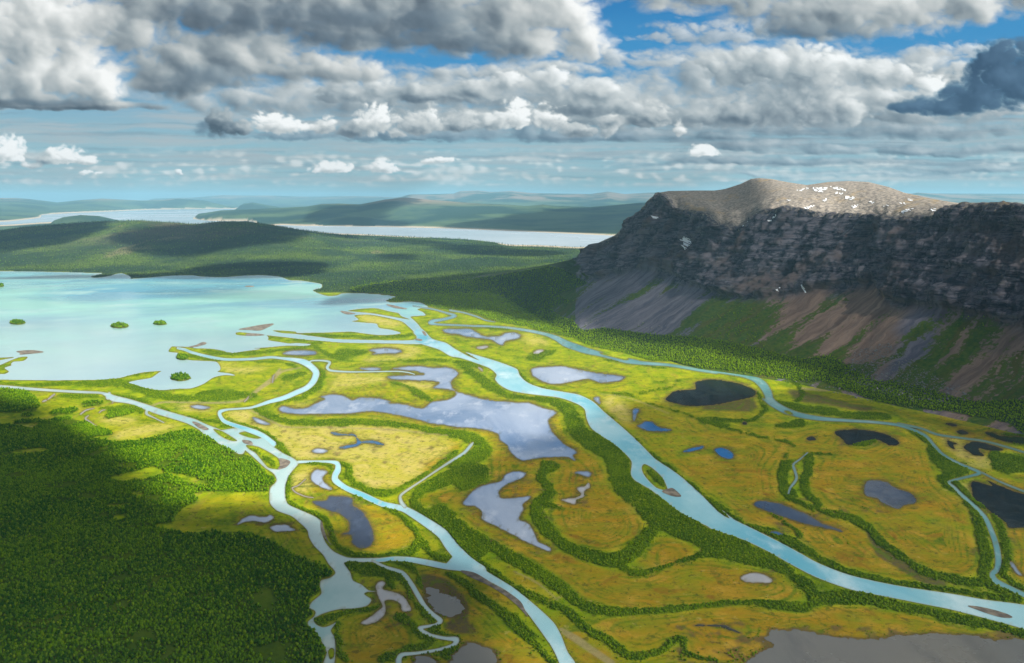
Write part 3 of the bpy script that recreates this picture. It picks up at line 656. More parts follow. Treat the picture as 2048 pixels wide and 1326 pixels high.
# straw / ochre / mud patches
STRAW = [T(s) for s in ("E 520,30 620,-10 760,-30 950,-20 1200,0 1400,50 1440,80 1380,140 1280,190 1270,250 1150,310 1050,335 950,315 880,270 870,220 830,170 700,155 560,150 530,100", "B 220,960 350,960 480,1040 700,1090 700,1150 900,1280 800,1317 700,1300 600,1200 450,1110 280,1040 210,1000",
  "B 860,640 1100,680 1350,700 1380,730 1200,760 1000,800 850,870 760,930 640,930 900,860 960,760 1000,700", "B 1400,740 1700,745 1750,780 1600,800", "B 1140,255 1260,258 1400,290 1500,320 1400,345 1300,330 1180,300", "A 720,1150 850,1145 1000,1165 1000,1185 900,1200 780,1195", "A 870,1260 1000,1215 1200,1200 1320,1215 1150,1260 980,1300 850,1317",
  "A 1270,1070 1400,1050 1570,1080 1500,1110 1350,1100", "B 1200,480 1500,470 1620,520 1500,570 1200,600 1260,560 1500,540 1480,505 1300,490", "C 540,250 650,270 740,320 600,325 520,290", "B 0,590 200,610 300,640 500,640 350,680 200,670 160,640", "C 1110,720 1250,720 1330,820 1330,900 1200,850",
  "E 520,260 600,210 650,215 620,260 650,300 600,360 545,340 520,320", "D 1520,860 1650,890 1700,960 1830,1000 1850,1060 1700,1040 1600,960", "D 1640,1150 1720,1180 1750,1230 1700,1230", "A 160,1215 300,1225 250,1270 170,1260")]
MUD = [T(s) for s in ("E 1250,820 1400,850 1500,950 1540,1100 1593,1160 F 60,1150 120,1230 0,1330 E 1593,1326 1450,1326 1500,1230 1520,1180 1440,1150 1380,1120 1450,1060 1300,1040 1270,930", "G 950,450 1050,560 1200,700 1400,810 1500,870 1350,860 1200,780 1050,680", "D 540,560 700,590 900,640 1150,690 1000,700 800,660 620,640", "D 0,670 250,640 340,620 350,700 200,700 60,700")]
PATHS = [T(s) for s in ("B 350,945,10 450,992,12 600,1070,14 700,1078,10 900,1078,8 1400,1095,8 1750,1130,8 1900,1145,8 1975,1190,12 1950,1260,16 1890,1317,16", "B 740,640,6 600,670,16 520,740,26 430,800,22 360,860,18 300,890,10 0,900,8", "A 1100,1070,14 1200,1040,12 1500,1045,12 1700,1040,14 1800,1020,20 1900,940,26 2000,860,24 2048,800,20",
  "C 1100,690,4 1230,700,5 1380,740,6 1600,830,6", "D 640,560,14 800,570,12 900,560,10 1060,620,12", "F 380,780,6 520,850,8 640,950,8", "F 660,1130,30 760,1190,44 830,1240,40 960,1326,40")]

def build_chart():
    C_ = {}
    wob = fbm(GX / 45.0, GY / 45.0, 3).astype(np.float32)
    fine = fbm(GX / 14.0 + 5, GY / 14.0, 2).astype(np.float32)
    lake = blank(); put_fill(lake, LAKE)
    for p in LAKE_LAND: put_fill(lake, p, sub=True)
    C_['lake'] = lake
    rivers = {}
    for k, ops in RIVERS.items():
        m = blank()
        for op, p in ops:
            if op == 'fill': put_fill(m, p)
            elif op == 'stroke': put_stroke(m, p)
            elif op == 'land': put_fill(m, p, sub=True)
        rivers[k] = m
    C_['rivers'] = rivers
    water = lake.copy()
    for m in rivers.values(): np.maximum(water, m, out=water)
    ponds = []
    wobl = fbm(GX / 38.0 + 3, GY / 38.0, 5, .6).astype(np.float32)
    pm = blank(); vfine = fbm(GX / 6.0 + 5, GY / 6.0, 2).astype(np.float32)
    edge = wob * .8 + fine * 1.0 + vfine * .6
    for i, (bed, p, lab) in enumerate(PONDS):
        r = fill(p)
        if r is None: ponds.append(None); continue
        x0, y0, m = r
        x0b, y0b = max(0, x0 - 6), max(0, y0 - 6)
        x1b, y1b = min(RW, x0 + m.shape[1] + 6), min(RH, y0 + m.shape[0] + 6)
        q = np.zeros((y1b - y0b, x1b - x0b), np.float32)
        q[y0 - y0b:y0 - y0b + m.shape[0], x0 - x0b:x0 - x0b + m.shape[1]] = m
        e = edge[y0b:y1b, x0b:x1b]
        s = 1
        big = bed == 3 and min(m.shape) > 24
        if big: q = blur(q, 7, 4); e = wobl[y0b:y1b, x0b:x1b] * 2.2 + e * .5
        mn = min(m.shape)
        q = np.clip(blur(q, 1, 1) + e * (.42 if mn > 14 else .2), 0, 1)
        q[:1] = 0; q[:, :1] = 0
        if y1b < RH: q[-1:] = 0
        if x1b < RW: q[:, -1:] = 0
        ponds.append((x0b, y0b, q))
        np.maximum(pm[y0b:y1b, x0b:x1b], q, out=pm[y0b:y1b, x0b:x1b])
    C_['ponds'] = ponds
    sl = blank()
    for p in SLOUGHS: put_stroke(sl, p)
    C_['sloughs'] = sl
    C_['pond_all'] = np.maximum(pm, sl)
    bars = []
    bm = blank()
    for p in SANDBARS:
        m = blank(); put_fill(m, p); bars.append(p); np.maximum(bm, m, out=bm)
    C_['bars'] = bm
    C_['water'] = np.maximum(water, np.maximum(pm, sl))
    flow = water
    band = blank()
    for p in BANDS:
        if p.shape[1] == 3 and len(p) > 1: put_stroke(band, p * [1, 1, .86], soft=2.5)
    for p in CLUMPS: put_fill(band, p)
    nb = fbm(GX / 30.0, GY / 30.0, 4).astype(np.float32)
    n8 = fbm(GX / 11.0, GY / 24.0 + 3, 3).astype(np.float32)
    n100 = fbm(GX / 95.0, GY / 95.0 + 8, 3).astype(np.float32)
    band = smooth(0.22, 0.84, blur(band, 4, 2) + nb * 0.46 + n8 * .50 + n100 * .50 - .02).astype(np.float32)
    forest = blank()
    for p in FORESTS_NEAR: put_fill(forest, p)
    for p in CLEARINGS: put_fill(forest, p, sub=True)
    forest = smooth(0.3, 0.7, blur(forest, 6, 3) + nb * 0.35).astype(np.float32)
    foot = blank(); put_fill(foot, FOREST_FOOT)
    foot = smooth(0.3, 0.7, blur(foot, 3, 1) + nb * 0.35).astype(np.float32)
    dry = 1 - smooth(0.2, 0.6, C_['water'])
    C_['band'] = band * dry * (1 - smooth(.3, .7, bm)); C_['forest'] = forest * dry; C_['foot'] = foot * dry
    straw = blank()
    for p in STRAW: put_fill(straw, p)
    mud = blank()
    for p in MUD: put_fill(mud, p)
    C_['halo'] = (smooth(.04, .5, blur(band, 16, 8)) * (1 - band) * dry * (1 - smooth(.2, .6, forest))).astype(np.float32)
    C_['straw'] = np.clip(blur(straw, 7, 4) + nb * .25 * blur(straw, 12, 7), 0, 1)
    C_['mud'] = np.clip(smooth(.3, .7, blur(mud, 9, 5) + nb * .3), 0, 1)
    path = blank()
    for p in PATHS: put_stroke(path, p)
    C_['path'] = path * dry
    straw_mask = C_['straw']
    near_green = blur(np.clip(band + forest + foot + 0.9 * smooth(.2, .8, flow), 0, 1), 22, 12)
    yy_, xx_ = _cy + RY0, _cx + RX0
    warm = smooth(700, 960, yy_ + 60 * nb) * (.25 + .75 * smooth(420, 900, xx_ + 80 * nb)) * .85 + .15
    C_['ochre'] = ((1 - smooth(0.12, 0.62, near_green + nb * .12)) * warm).astype(np.float32)
    fld = blur(np.clip(band + .9 * smooth(.2, .8, flow), 0, 1), 34, 18)
    fld = np.log(np.maximum(fld, .004)) * 5.2 + .55 * nb + .5 * wob
    bars_ = smooth(.25, .95, np.sin(fld * 2.1)) * smooth(-.45, .35, n100 * 1.3 + nb * .5)
    C_['scroll'] = (bars_ * (1 - smooth(.2, .8, C_['water'])) * (1 - straw_mask * .7)).astype(np.float32)
    wb = blur(C_['water'], 2, 1)
    C_['rim'] = (smooth(.06, .3, wb + fine * .08) * (1 - smooth(.6, .95, wb))).astype(np.float32)
    C_['wet'] = (smooth(.03, .45, blur(C_['pond_all'], 11, 5) + wob * .12)).astype(np.float32)
    return C_

CH = build_chart()

# ---------------------------------------------------------------- outlines -> sheets (marching squares on the chart)
_MS = {0: [], 1: [[0, 4, 7]], 2: [[1, 5, 4]], 4: [[2, 6, 5]], 8: [[3, 7, 6]], 3: [[0, 1, 5, 7]], 6: [[1, 2, 6, 4]], 12: [[2, 3, 7, 5]], 9: [[3, 0, 4, 6]],
       5: [[0, 4, 7], [2, 6, 5]], 10: [[1, 5, 4], [3, 7, 6]], 7: [[0, 1, 2, 6], [0, 6, 7, 7]], 14: [[1, 2, 3, 7], [1, 7, 4, 4]], 13: [[2, 3, 0, 4], [2, 4, 5, 5]], 11: [[3, 0, 1, 5], [3, 5, 6, 6]], 15: [[0, 1, 2, 3]]}

def sheet(m, ox, oy, z):
    """m: mask on the chart, (ox, oy) chart index of its corner. Returns verts, faces of the flat sheet where m > .5"""
    m = np.pad(m, 1); ox -= 1; oy -= 1
    h, w_ = m.shape
    ins = m > 0.5
    code = ins[:-1, :-1] * 1 + ins[:-1, 1:] * 2 + ins[1:, 1:] * 4 + ins[1:, :-1] * 8
    V, F3, F4 = [], [], []
    nv = 0
    full = code == 15
    # merge interior cells into 8x8 blocks
    B = 8
    hb, wb_ = full.shape[0] // B, full.shape[1] // B
    blk = full[:hb * B, :wb_ * B].reshape(hb, B, wb_, B).all((1, 3)) if hb and wb_ else np.zeros((0, 0), bool)
    by, bx = np.nonzero(blk)
    if len(by):
        p = np.stack([np.stack([bx * B, by * B], -1), np.stack([bx * B + B, by * B], -1), np.stack([bx * B + B, by * B + B], -1), np.stack([bx * B, by * B + B], -1)], 1).astype(float)
        V.append(p.reshape(-1, 2)); F4.append(np.arange(len(by) * 4).reshape(-1, 4) + nv); nv += len(by) * 4
        code = code.copy()
        big = np.repeat(np.repeat(blk, B, 0), B, 1)
        code[:hb * B, :wb_ * B][big] = 0
    for c in range(1, 16):
        yy, xx = np.nonzero(code == c)
        if not len(yy): continue
        a, b, cc, d = m[yy, xx], m[yy, xx + 1], m[yy + 1, xx + 1], m[yy + 1, xx]
        def it(p, q):
            dd = q - p
            return np.clip((0.5 - p) / np.where(np.abs(dd) < 1e-6, 1, dd), 0, 1)
        pts = [(xx, yy), (xx + 1, yy), (xx + 1, yy + 1), (xx, yy + 1), (xx + it(a, b), yy), (xx + 1, yy + it(b, cc)), (xx + it(d, cc), yy + 1), (xx, yy + it(a, d))]
        for poly in _MS[c]:
            poly = list(dict.fromkeys(poly))
            P = np.stack([np.stack([pts[k][0] * 1.0, pts[k][1] * 1.0], -1) for k in poly], 1)
            k = len(poly)
            V.append(P.reshape(-1, 2)); (F3 if k == 3 else F4).append(np.arange(len(yy) * k).reshape(-1, k) + nv); nv += len(yy) * k
    if not V: return None
    V = np.concatenate(V)
    Xp = V[:, 0] + ox + RX0 + .5; Yp = V[:, 1] + oy + RY0 + .5
    # weld
    key = np.round(V * 64).astype(np.int64); key = key[:, 0] * (1 << 32) + key[:, 1]
    _, first, inv = np.unique(key, return_index=True, return_inverse=True)
    X, Y = px_ground(Xp[first], Yp[first], z)
    verts = np.stack([X, Y, np.full(len(X), z)], -1)
    global LAST_SHORE
    bm_ = blur(m.astype(np.float32), 3, 2)
    LAST_SHORE = smooth(.45, .98, bm_[np.clip(np.round(V[first, 1]).astype(int), 0, h - 1), np.clip(np.round(V[first, 0]).astype(int), 0, w_ - 1)])
    F = []
    if F3: F.append(inv[np.concatenate(F3)][:, ::-1])
    if F4: F.append(inv[np.concatenate(F4)][:, ::-1])
    return verts, F
# ---------------------------------------------------------------- terrain heights
def interp(pts, x):
    pts = np.asarray(pts, float)
    return np.interp(x, pts[:, 0], pts[:, 1])

def P2(s): return np.array([[float(q) for q in t.split(',')] for t in s.split()])

def y_to_depth(y, z=0.0):
    v = (H_REF / 2 - y) / FPX
    return (CAM_H - z) * (CP + v * SP) / (SP - v * CP)

def z_at(y, Y):
    v = (H_REF / 2 - y) / FPX
    return CAM_H + Y * (-SP + v * CP) / (CP + v * SP)

RIDGES = [  # crest outline (photo units), crest depth, foot outline or depth, back width
 ('R1', P2("-900,470 -300,468 0,463 51,455 103,451 164,446 222,443 284,441.5 342,445 393,449 444,443 496,443 547,451 598,460 650,468 700,475 800,484 900,487 1000,489"), 10300, 7000, 2900),
 ('isle', P2("80,460 98,450 109,441 130,434 164,430 200,432 240,441 258,452"), 17000, 15600, 1600),
 ('R2', P2("385,436 396,429 444,421 513,418 560,416 615,413 644,408 679,407 720,409 771,399 812,395 856,399 908,403 942,406 1010,409 1058,412 1085,409 1113,412 1181,414 1283,405 1400,404 2400,404"), 25000, P2("385,438 444,441 520,443 600,450 737,452 850,454 918,457 1044,462 1181,468 1300,472 2400,480"), 6000),
 ('lobe', P2("950,463 1000,451 1060,442 1100,439 1160,437 1240,438 1300,441 1400,445"), 19500, 15400, 3500),
 ('knoll', P2("585,457 620,446 650,438 700,431 740,433 780,441 815,452"), 19500, 16800, 3000),
 ('spit', P2("395,437 440,427 520,424 600,428 660,434 720,442"), 22500, 20000, 2500),
 ('R3L', P2("-900,398 0,396 34,396 60,398 85,401 116,405 135,403 154,401 205,397 284,401 320,400 359,397 410,401 454,412"), 46000, P2("-900,445 0,442 82,433 109,427 205,423 308,418 454,417"), 9000),
 ('knob', P2("440,414 454,410 480,408 506,405 540,411 560,414"), 38000, 34000, 4000),
 ('R3', P2("780,397 805,393 819,389 870,388 908,387 921,382 956,381 983,384 1024,382 1061,386 1113,387 1181,388 1215,383 1249,388 1300,385 1400,386 2400,388"), 52000, 33000, 9000),
 ('R4', P2("300,397 386,395 444,390 490,391 547,391 600,393 650,393 700,392 760,393 800,395 900,396"), 78000, 60000, 9000),
 ('snowfell', P2("1700,400 1790,394 1812,389 1832,385 1860,387 1901,389 1964,390 2048,394 2200,392 2400,396"), 44000, 30000, 9000)]

FARLAKES = [("far_lake", T("Y -260,335 -120,322 0,326 200,328 400,332 730,338 930,345 1300,360 1700,378 1860,384 2100,384 2100,462 1700,450 1600,450 1400,440 1200,435 1000,412 700,395 430,378 200,370 0,357 P 560,470 P 480,455")),
            ("reservoir", T("P -700,452 Z 0,303 130,292 235,278 245,262 320,258 420,252 600,245 750,238 900,233 1100,229 1330,227 1430,232 1380,240 1240,256 1160,270 1128,284 1180,292 1300,297 1480,300 1500,330 P 420,449 300,447 250,442 100,444 0,450 -700,462"))]

def prep_far():
    fl = blank()
    sheets = []
    for n, p in FARLAKES:
        m = blank(); put_fill(m, p); sheets.append((n, m)); np.maximum(fl, m, out=fl)
    CH['farwater'] = fl; CH['farrim'] = smooth(.03, .25, blur(fl, 3, 2)) * (1 - smooth(.7, .98, blur(fl, 2, 1)))
    return sheets
FAR_SHEETS = prep_far()

def terrain(X, Y):
    """height of the land away from the mountain"""
    cx = W_REF / 2 + X / (Y * CP + CAM_H * SP) * FPX
    Z = np.zeros_like(X)
    n1 = fbm(X / 2600.0, Y / 2600.0, 5); n2 = fbm(X / 9000.0 + 3, Y / 6000.0, 5)
    for name, crest, D, foot, back in RIDGES:
        cz = z_at(interp(crest, cx), D)
        f0 = foot if np.isscalar(foot) else y_to_depth(interp(foot, cx)) * 1.01
        inside = smooth(crest[0, 0] - 25, crest[0, 0] + 12, cx) * (1 - smooth(crest[-1, 0] - 12, crest[-1, 0] + 25, cx))
        t = np.clip((Y - f0) / np.maximum(D - f0, 200), 0, 1)
        up = np.where(Y < D, smooth(0, 1, t) * .75 + t * .25, 1 - smooth(0, back, Y - D))
        nz = (n1 if D < 15000 else n2)
        rel = 1 + nz * 0.55 * np.clip(1 - np.abs(up - .5) * 2, 0, 1)
        Z = np.maximum(Z, np.maximum(cz, 0) * up * rel * inside)
    return Z

COLS_X = np.arange(-418, 2474, 3.0)
_rows_near = y_to_depth(np.arange(1500, 505, -2.1))
_rows_far = np.exp(np.arange(math.log(_rows_near[-1]), math.log(96000), 0.0125))[1:]
ROWS_Y = np.concatenate([_rows_near, _rows_far])
_TAN = (COLS_X - W_REF / 2) / FPX

def build_ground():
    Y = np.repeat(ROWS_Y[:, None], len(COLS_X), 1)
    X = _TAN[None] * (Y * CP + CAM_H * SP)
    Z = terrain(X, Y)
    cx, cy = world_px(X, Y, 0 * X)
    g = lambda k: sample(CH[k], cx, cy)
    water = sample(CH['water'], cx, cy); far = sample(CH['farwater'], cx, cy)
    Z = Z * (1 - smooth(.1, .6, far)) - 1.5 * smooth(.5, 1, far)
    forest = np.maximum(g('forest'), g('foot')); band = g('band')
    Z = Z + (fbm(X / 60, Y / 60, 3) * .25 + band * 0.9 + forest * (1.6 + 3 * fbm(X / 300, Y / 300, 3))) * (1 - smooth(.05, .4, water)) * (Y < 7500)
    beyond = smooth(555, 552, cy) * (1 - smooth(.2, .8, water)) * 1.0
    beyond = np.where((cy < 600) & (cy > 540), np.maximum(beyond, 0), beyond)
    land_far = (Y > 5200) & (water < .4)
    farf = np.where((Y > y_to_depth(560.)) & land_far, 1.0, 0.0)
    farf = np.maximum(farf, smooth(600, 590, cy) * (cx > 610) * land_far)
    FG['ground'] = dict(X=X, Y=Y, Z=Z, forest=forest, foot=g('foot'), near=g('forest'), band=band, far=farf * (1 - smooth(.05, .3, far)), cx=cx, cy=cy, water=water)
    gA = np.stack([g('ochre'), g('straw'), g('mud'), g('rim')], -1).reshape(-1, 4)
    gB = np.stack([forest, band, g('path'), g('wet')], -1).reshape(-1, 4)
    gC = np.stack([farf, g('farrim') * (Y > 9000) * (Z < 14), (Z > 20) * smooth(30, 330, Z), g('scroll') * (Y < 6500)], -1).reshape(-1, 4)
    V = np.stack([X, Y, Z], -1).reshape(-1, 3)
    me = mesh_np('ground', V, grid_faces(*X.shape), ground_material(), True, dict(gA=gA, gB=gB, gC=gC))
    tag(link('ground', me), 'wide green and ochre river delta floor with forested land running to the far hills', kind='structure')
FG = {}

def ground_material():
    m, t = new_mat('delta_ground')
    p = t.pos()
    A = t.sepc(t.attr('gA', 'Color')); Aa = t.attr('gA', 'Alpha')
    B = t.sepc(t.attr('gB', 'Color')); Ba = t.attr('gB', 'Alpha')
    Cc = t.sepc(t.attr('gC', 'Color')); Ca = t.attr('gC', 'Alpha')
    n_big = t.noise(p, 1 / 260, 6, .62); n_mid = t.noise(p, 1 / 55, 6, .6); n_sm = t.noise(p, 1 / 9, 5, .65); n_fine = t.noise(p, 1 / 2.2, 3, .6)
    st = t.noise(t.vmath('MULTIPLY', p, (1 / 240, 1 / 60, 1 / 100)), 1.0, 7, .65, 1.5)
    green = t.mix(t.ramp(n_mid, .3, .7), (.130, .230, .004), (.330, .380, .008))
    green = t.mix(t.ramp(t.noise(t.vmath('MULTIPLY', p, (1 / 70, 1 / 300, 1 / 100)), 1.0, 5, .6, 2.5), .54, .64, 0, .7), green, (.260, .250, .030))
    ochre = t.mix(t.ramp(st, .35, .68), (.350, .200, .010), (.215, .215, .010))
    ochre = t.mix(t.ramp(n_mid, .50, .72), ochre, (.440, .270, .030))
    ochre = t.mix(t.ramp(t.noise(p, 1 / 120, 7, .7, 2.0), .52, .66), ochre, (.230, .120, .012))
    of = t.math('MULTIPLY', A[0], t.ramp(t.math('ADD', n_big, t.math('MULTIPLY', n_mid, .6)), .50, .84, .12, 1.0))
    c = t.mix(of, green, ochre)
    straw = t.mix(t.ramp(t.noise(p, 1 / 90, 7, .65, 1.5), .35, .65), (.50, .41, .13), (.38, .36, .045))
    c = t.mix(t.math('MULTIPLY', A[1], .85), c, straw)
    mud = t.mix(t.ramp(n_mid, .35, .65), (.105, .085, .045), (.070, .060, .040))
    mud = t.mix(t.ramp(n_sm, .45, .62), mud, (.14, .12, .02))
    c = t.mix(t.math('MULTIPLY', A[2], .9), c, mud)
    c = t.mix(t.math('MULTIPLY', Ca, t.ramp(n_sm, .3, .6, .45, .9)), c, t.mix(n_mid, (.060, .130, .004), (.130, .200, .006)))
    drain = t.math('ABSOLUTE', t.math('SUBTRACT', t.noise(p, 1 / 170, 4, .55, 1.2), .5))
    c = t.mix(t.ramp(drain, .0, .007, t.math('MULTIPLY', t.ramp(n_big, .45, .6), .7), 0), c, (.050, .085, .008))
    drain2 = t.math('ABSOLUTE', t.math('SUBTRACT', t.noise(t.vmath('ADD', p, (900, 300, 0)), 1 / 75, 3, .5, .8), .5))
    c = t.mix(t.ramp(drain2, .0, .012, t.math('MULTIPLY', t.ramp(n_mid, .5, .65), .3), 0), c, (.070, .075, .010))
    hol = t.noise(p, 1 / 16, 5, .7)
    c = t.mix(t.ramp(hol, .57, .63, 0, .65), c, (.075, .070, .014))
    c = t.mix(t.ramp(t.noise(t.vmath('ADD', p, (55, 77, 0)), 1 / 26, 6, .7), .56, .64, 0, .55), c, (.060, .110, .006))
    c = t.mix(t.ramp(t.noise(t.vmath('ADD', p, (155, 7, 0)), 1 / 22, 6, .7), .60, .68, 0, .5), c, (.42, .33, .10))
    c = t.mix(t.math('MULTIPLY', B[0], .85), c, (.050, .095, .006))
    c = t.mix(t.math('MULTIPLY', B[1], .8), c, t.mix(n_sm, (.040, .095, .004), (.090, .160, .006)))
    c = t.mix(t.math('MULTIPLY', B[2], .8), c, t.mix(n_sm, (.34, .29, .14), (.24, .2, .09)))
    c = t.mix(t.math('MULTIPLY', Ba, t.ramp(hol, .35, .6, .25, .85)), c, t.mix(n_sm, (.060, .055, .016), (.105, .095, .022)))
    c = t.mix(t.math('MULTIPLY', Aa, .75), c, t.mix(n_sm, (.09, .06, .025), (.16, .12, .05)))
    c = t.mix(t.ramp(n_sm, .35, .7, 0, .35), c, t.mix(1.0, c, (.6, .6, .5), 'MULTIPLY'))
    # land beyond the lake: birch and spruce seen from afar
    nf1 = t.noise(p, 1 / 900, 6, .6); nf2 = t.noise(p, 1 / 45, 4, .7); nf3 = t.noise(p, 1 / 2500, 5, .6)
    fc = t.mix(t.ramp(nf1, .42, .62), (.030, .055, .028), (.085, .130, .024))
    fc = t.mix(t.ramp(nf2, .5, .62, 0, .75), fc, (.022, .038, .014))
    fc = t.mix(t.math('MULTIPLY', Cc[2], t.ramp(nf3, .5, .62, 0, .8)), fc, (.16, .125, .08))
    fc = t.mix(t.ramp(t.noise(t.vmath('MULTIPLY', p, (1 / 900, 1 / 2400, 1 / 500)), 1, 5, .6), .64, .70, 0, .6), fc, (.20, .17, .09))
    fc = t.mix(t.ramp(t.sep(p)[1], 13000, 17000), fc, t.mix(t.ramp(nf3, .42, .6), (.022, .050, .038), (.075, .120, .060)))
    bare = t.math('MULTIPLY', t.ramp(t.sep(p)[2], 330, 560), t.ramp(nf3, .42, .56, 0, .8))
    fc = t.mix(t.math('MULTIPLY', bare, t.ramp(t.sep(p)[1], 15000, 17000)), fc, (.25, .17, .13))
    c = t.mix(Cc[0], c, fc)
    c = t.mix(Cc[1], c, (.50, .42, .30))
    h = t.math('ADD', t.math('MULTIPLY', n_sm, .8), t.math('MULTIPLY', n_fine, .5))
    h2 = t.math('MULTIPLY', nf2, t.math('MULTIPLY', Cc[0], 14.0))
    nb = t.bump(t.math('ADD', h, h2), .6, 1.0)
    t.out(t.principled(c, .95, .02, nb))
    return m

# ---------------------------------------------------------------- water
def water_material(name, c1, c2, c3, scale, rough=.10, spec=.5, stretch=(1, .35, 1), wave=.18, shore=None, sheen_tint=None, det=5):
    m, t = new_mat(name)
    p = t.vmath('MULTIPLY', t.pos(), stretch)
    n = t.noise(p, 1 / scale, det, .55, .6)
    n2 = t.noise(p, 1 / (scale * .23), det, .6)
    c = t.mix(t.ramp(n, .36, .64), c1, c2)
    c = t.mix(t.ramp(n2, .5, .75), c, c3)
    q = t.pos()
    if shore: c = t.mix(t.ramp(t.attr('shore'), 0, 1, .8, 0), c, shore)
    if sheen_tint: c = t.mix(t.ramp(t.math('ADD', t.sep(q)[1], t.math('MULTIPLY', t.math('SUBTRACT', n, .5), 3000)), 5200, 2900, 0, .8), c, sheen_tint)  # paler towards the near shore: bright cloud reflection painted into the colour
    w1 = t.noise(t.vmath('MULTIPLY', q, (1, 1.6, 1)), 1 / 5.0, 3, .6)
    nb = t.bump(w1, wave, .18)
    rg = t.ramp(t.noise(q, 1 / (scale * .5), 4, .6), .4, .65, rough, rough + .12)
    t.out(t.principled(c, rg, spec, nb))
    return m

def build_water():
    lake_m = water_material('glacial_lake', (.060, .270, .380), (.280, .580, .480), (.340, .560, .510), 1300, .13, .5, (.7, 1.0, 1), .18, (.36, .46, .44), (.330, .450, .470))  # turquoise streaks: patches of cloud light put into the base colour
    riv_m = water_material('glacial_river', (.110, .370, .460), (.340, .570, .610), (.480, .640, .670), 420, .10, .5, (1, .55, 1), .18, (.33, .42, .36))  # palest tone: whitish reflection streaks painted into the water colour
    side_m = water_material('side_channel', (.090, .250, .270), (.190, .370, .390), (.280, .430, .440), 200, .10, .5, (1, .35, 1), .18, (.14, .20, .14))
    west_m = water_material('milky_channel', (.230, .400, .400), (.390, .520, .510), (.460, .540, .500), 260, .10, .5, (1, .5, 1), .18, (.28, .30, .22))
    clear = water_material('clear_pool', (.130, .190, .300), (.290, .350, .460), (.380, .430, .520), 240, .06, .6, (1, .5, 1), .18, (.11, .11, .06))
    peat = water_material('peat_pool', (.010, .018, .022), (.016, .026, .030), (.024, .022, .012), 60, .05, .35, (1, .35, 1), .18, (.03, .028, .012))
    silt = water_material('silty_pool', (.330, .330, .340), (.420, .400, .390), (.36, .34, .33), 60, .15, .5, (1, .35, 1), .18, (.22, .19, .12))
    grey = water_material('grey_silt_lake', (.120, .118, .110), (.150, .140, .120), (.110, .105, .095), 240, .22, .5)
    deep = water_material('deep_pool', (.020, .10, .26), (.03, .13, .32), (.02, .08, .22), 50, .06, .6, (1, .35, 1), .18, (.06, .08, .05))
    slate = water_material('slate_pool', (.016, .028, .055), (.034, .050, .090), (.045, .065, .110), 150, .06, .25, (1, .5, 1), .18, (.06, .06, .035))
    far_m = water_material('far_lake_water', (.30, .38, .44), (.42, .48, .52), (.36, .43, .48), 9000, .2, .6, (.6, 1, 1), 0, None, None, 1)
    def sh(name, m, z, mat, label, off=(0, 0)):
        r = sheet(m, off[0], off[1], z)
        if r is None: return
        V, F = r
        tag(link(name, mesh_np(name, V, F, mat, attrs=dict(shore=LAST_SHORE))), label, kind='structure')
    sh('lake', CH['lake'], .35, lake_m, 'wide pale turquoise lake spreading to the left beyond the delta')
    labs = {'main': ('broad pale turquoise main river winding down the middle to the bottom right', riv_m, 'main_river'), 'north': ('teal side channel along the foot of the mountain', side_m, 'side_river'), 'east': ('two thin streams leaving the side channel near the right edge', side_m, 'stream'),
            'west': ('milky western river arm with gravel bars beside the dark forest', west_m, 'west_river'), 'channel': ('narrow blue channel curling back from the lake through bright meadow', side_m if False else riv_m, 'curling_channel'),
            'south': ('blue river arm leaving the western arm and running out at the bottom', riv_m, 'south_river'), 'creek': ('thin grey creek bending through willow bands', west_m, 'creek'), 'brook': ('thin milky brook looping beside the mud pans at the bottom', west_m, 'brook'), 'ditch': ('short brown green slough between willow bands on the right meadow', side_m, 'slough')}
    for i, (k, (lab, mat, nm)) in enumerate(labs.items()):
        sh(nm, CH['rivers'][k], .40 + .03 * i, mat, lab)
    mats = [clear, peat, silt, grey]
    for (bed, p, lab), q in zip(PONDS, CH['ponds']):
        if q is None: continue
        mt = mats[bed]
        if 'dark blue kite' in lab or 'long tapering' in lab or lab.startswith('slate'): mt = slate
        if 'deep blue' in lab or 'bright blue' in lab or 'spider' in lab or lab.startswith('tiny blue'): mt = deep
        sh('pond', q[2], .38, mt, lab, (q[0], q[1]))
    sh('slough_water', CH['sloughs'], .42, silt, 'thin pale scraps of water in old channels of the meadows')
    for (n, m), lab in zip(FAR_SHEETS, ('long pale blue grey lake below the far hills', 'far pale lake with sandy rim at upper left')):
        V, F = sheet(m, 0, 0, 1.0)
        tag(link(n, mesh_np(n, V, F, far_m)), lab, kind='structure')
    # bars of sand and gravel
    m, t = new_mat('river_gravel')
    p = t.pos()
    c = t.mix(t.ramp(t.noise(p, 1 / 18, 5, .6), .35, .65), (.105, .090, .075), (.235, .200, .150))
    t.out(t.principled(c, .9, .2, t.bump(t.noise(p, 1 / 1.5, 3), .5, .3)))
    for i, p in enumerate(SANDBARS):
        r = fill(p)
        if r is None: continue
        x0, y0, q = r
        q = np.pad(q, 2); q = blur(q, 1)
        rr = sheet(q, x0 - 2, y0 - 2, .75)
        if rr: tag(link('sandbar', mesh_np('sandbar', rr[0], rr[1], m)), 'bare grey brown gravel bar lying in the milky water', kind='structure')
    # low green islands in the lake
    m, t = new_mat('island_turf')
    c = t.mix(t.ramp(t.noise(t.pos(), 1 / 12, 4), .35, .65), (.05, .08, .01), (.13, .13, .03))
    t.out(t.principled(c, .95, .1))
    isl = []
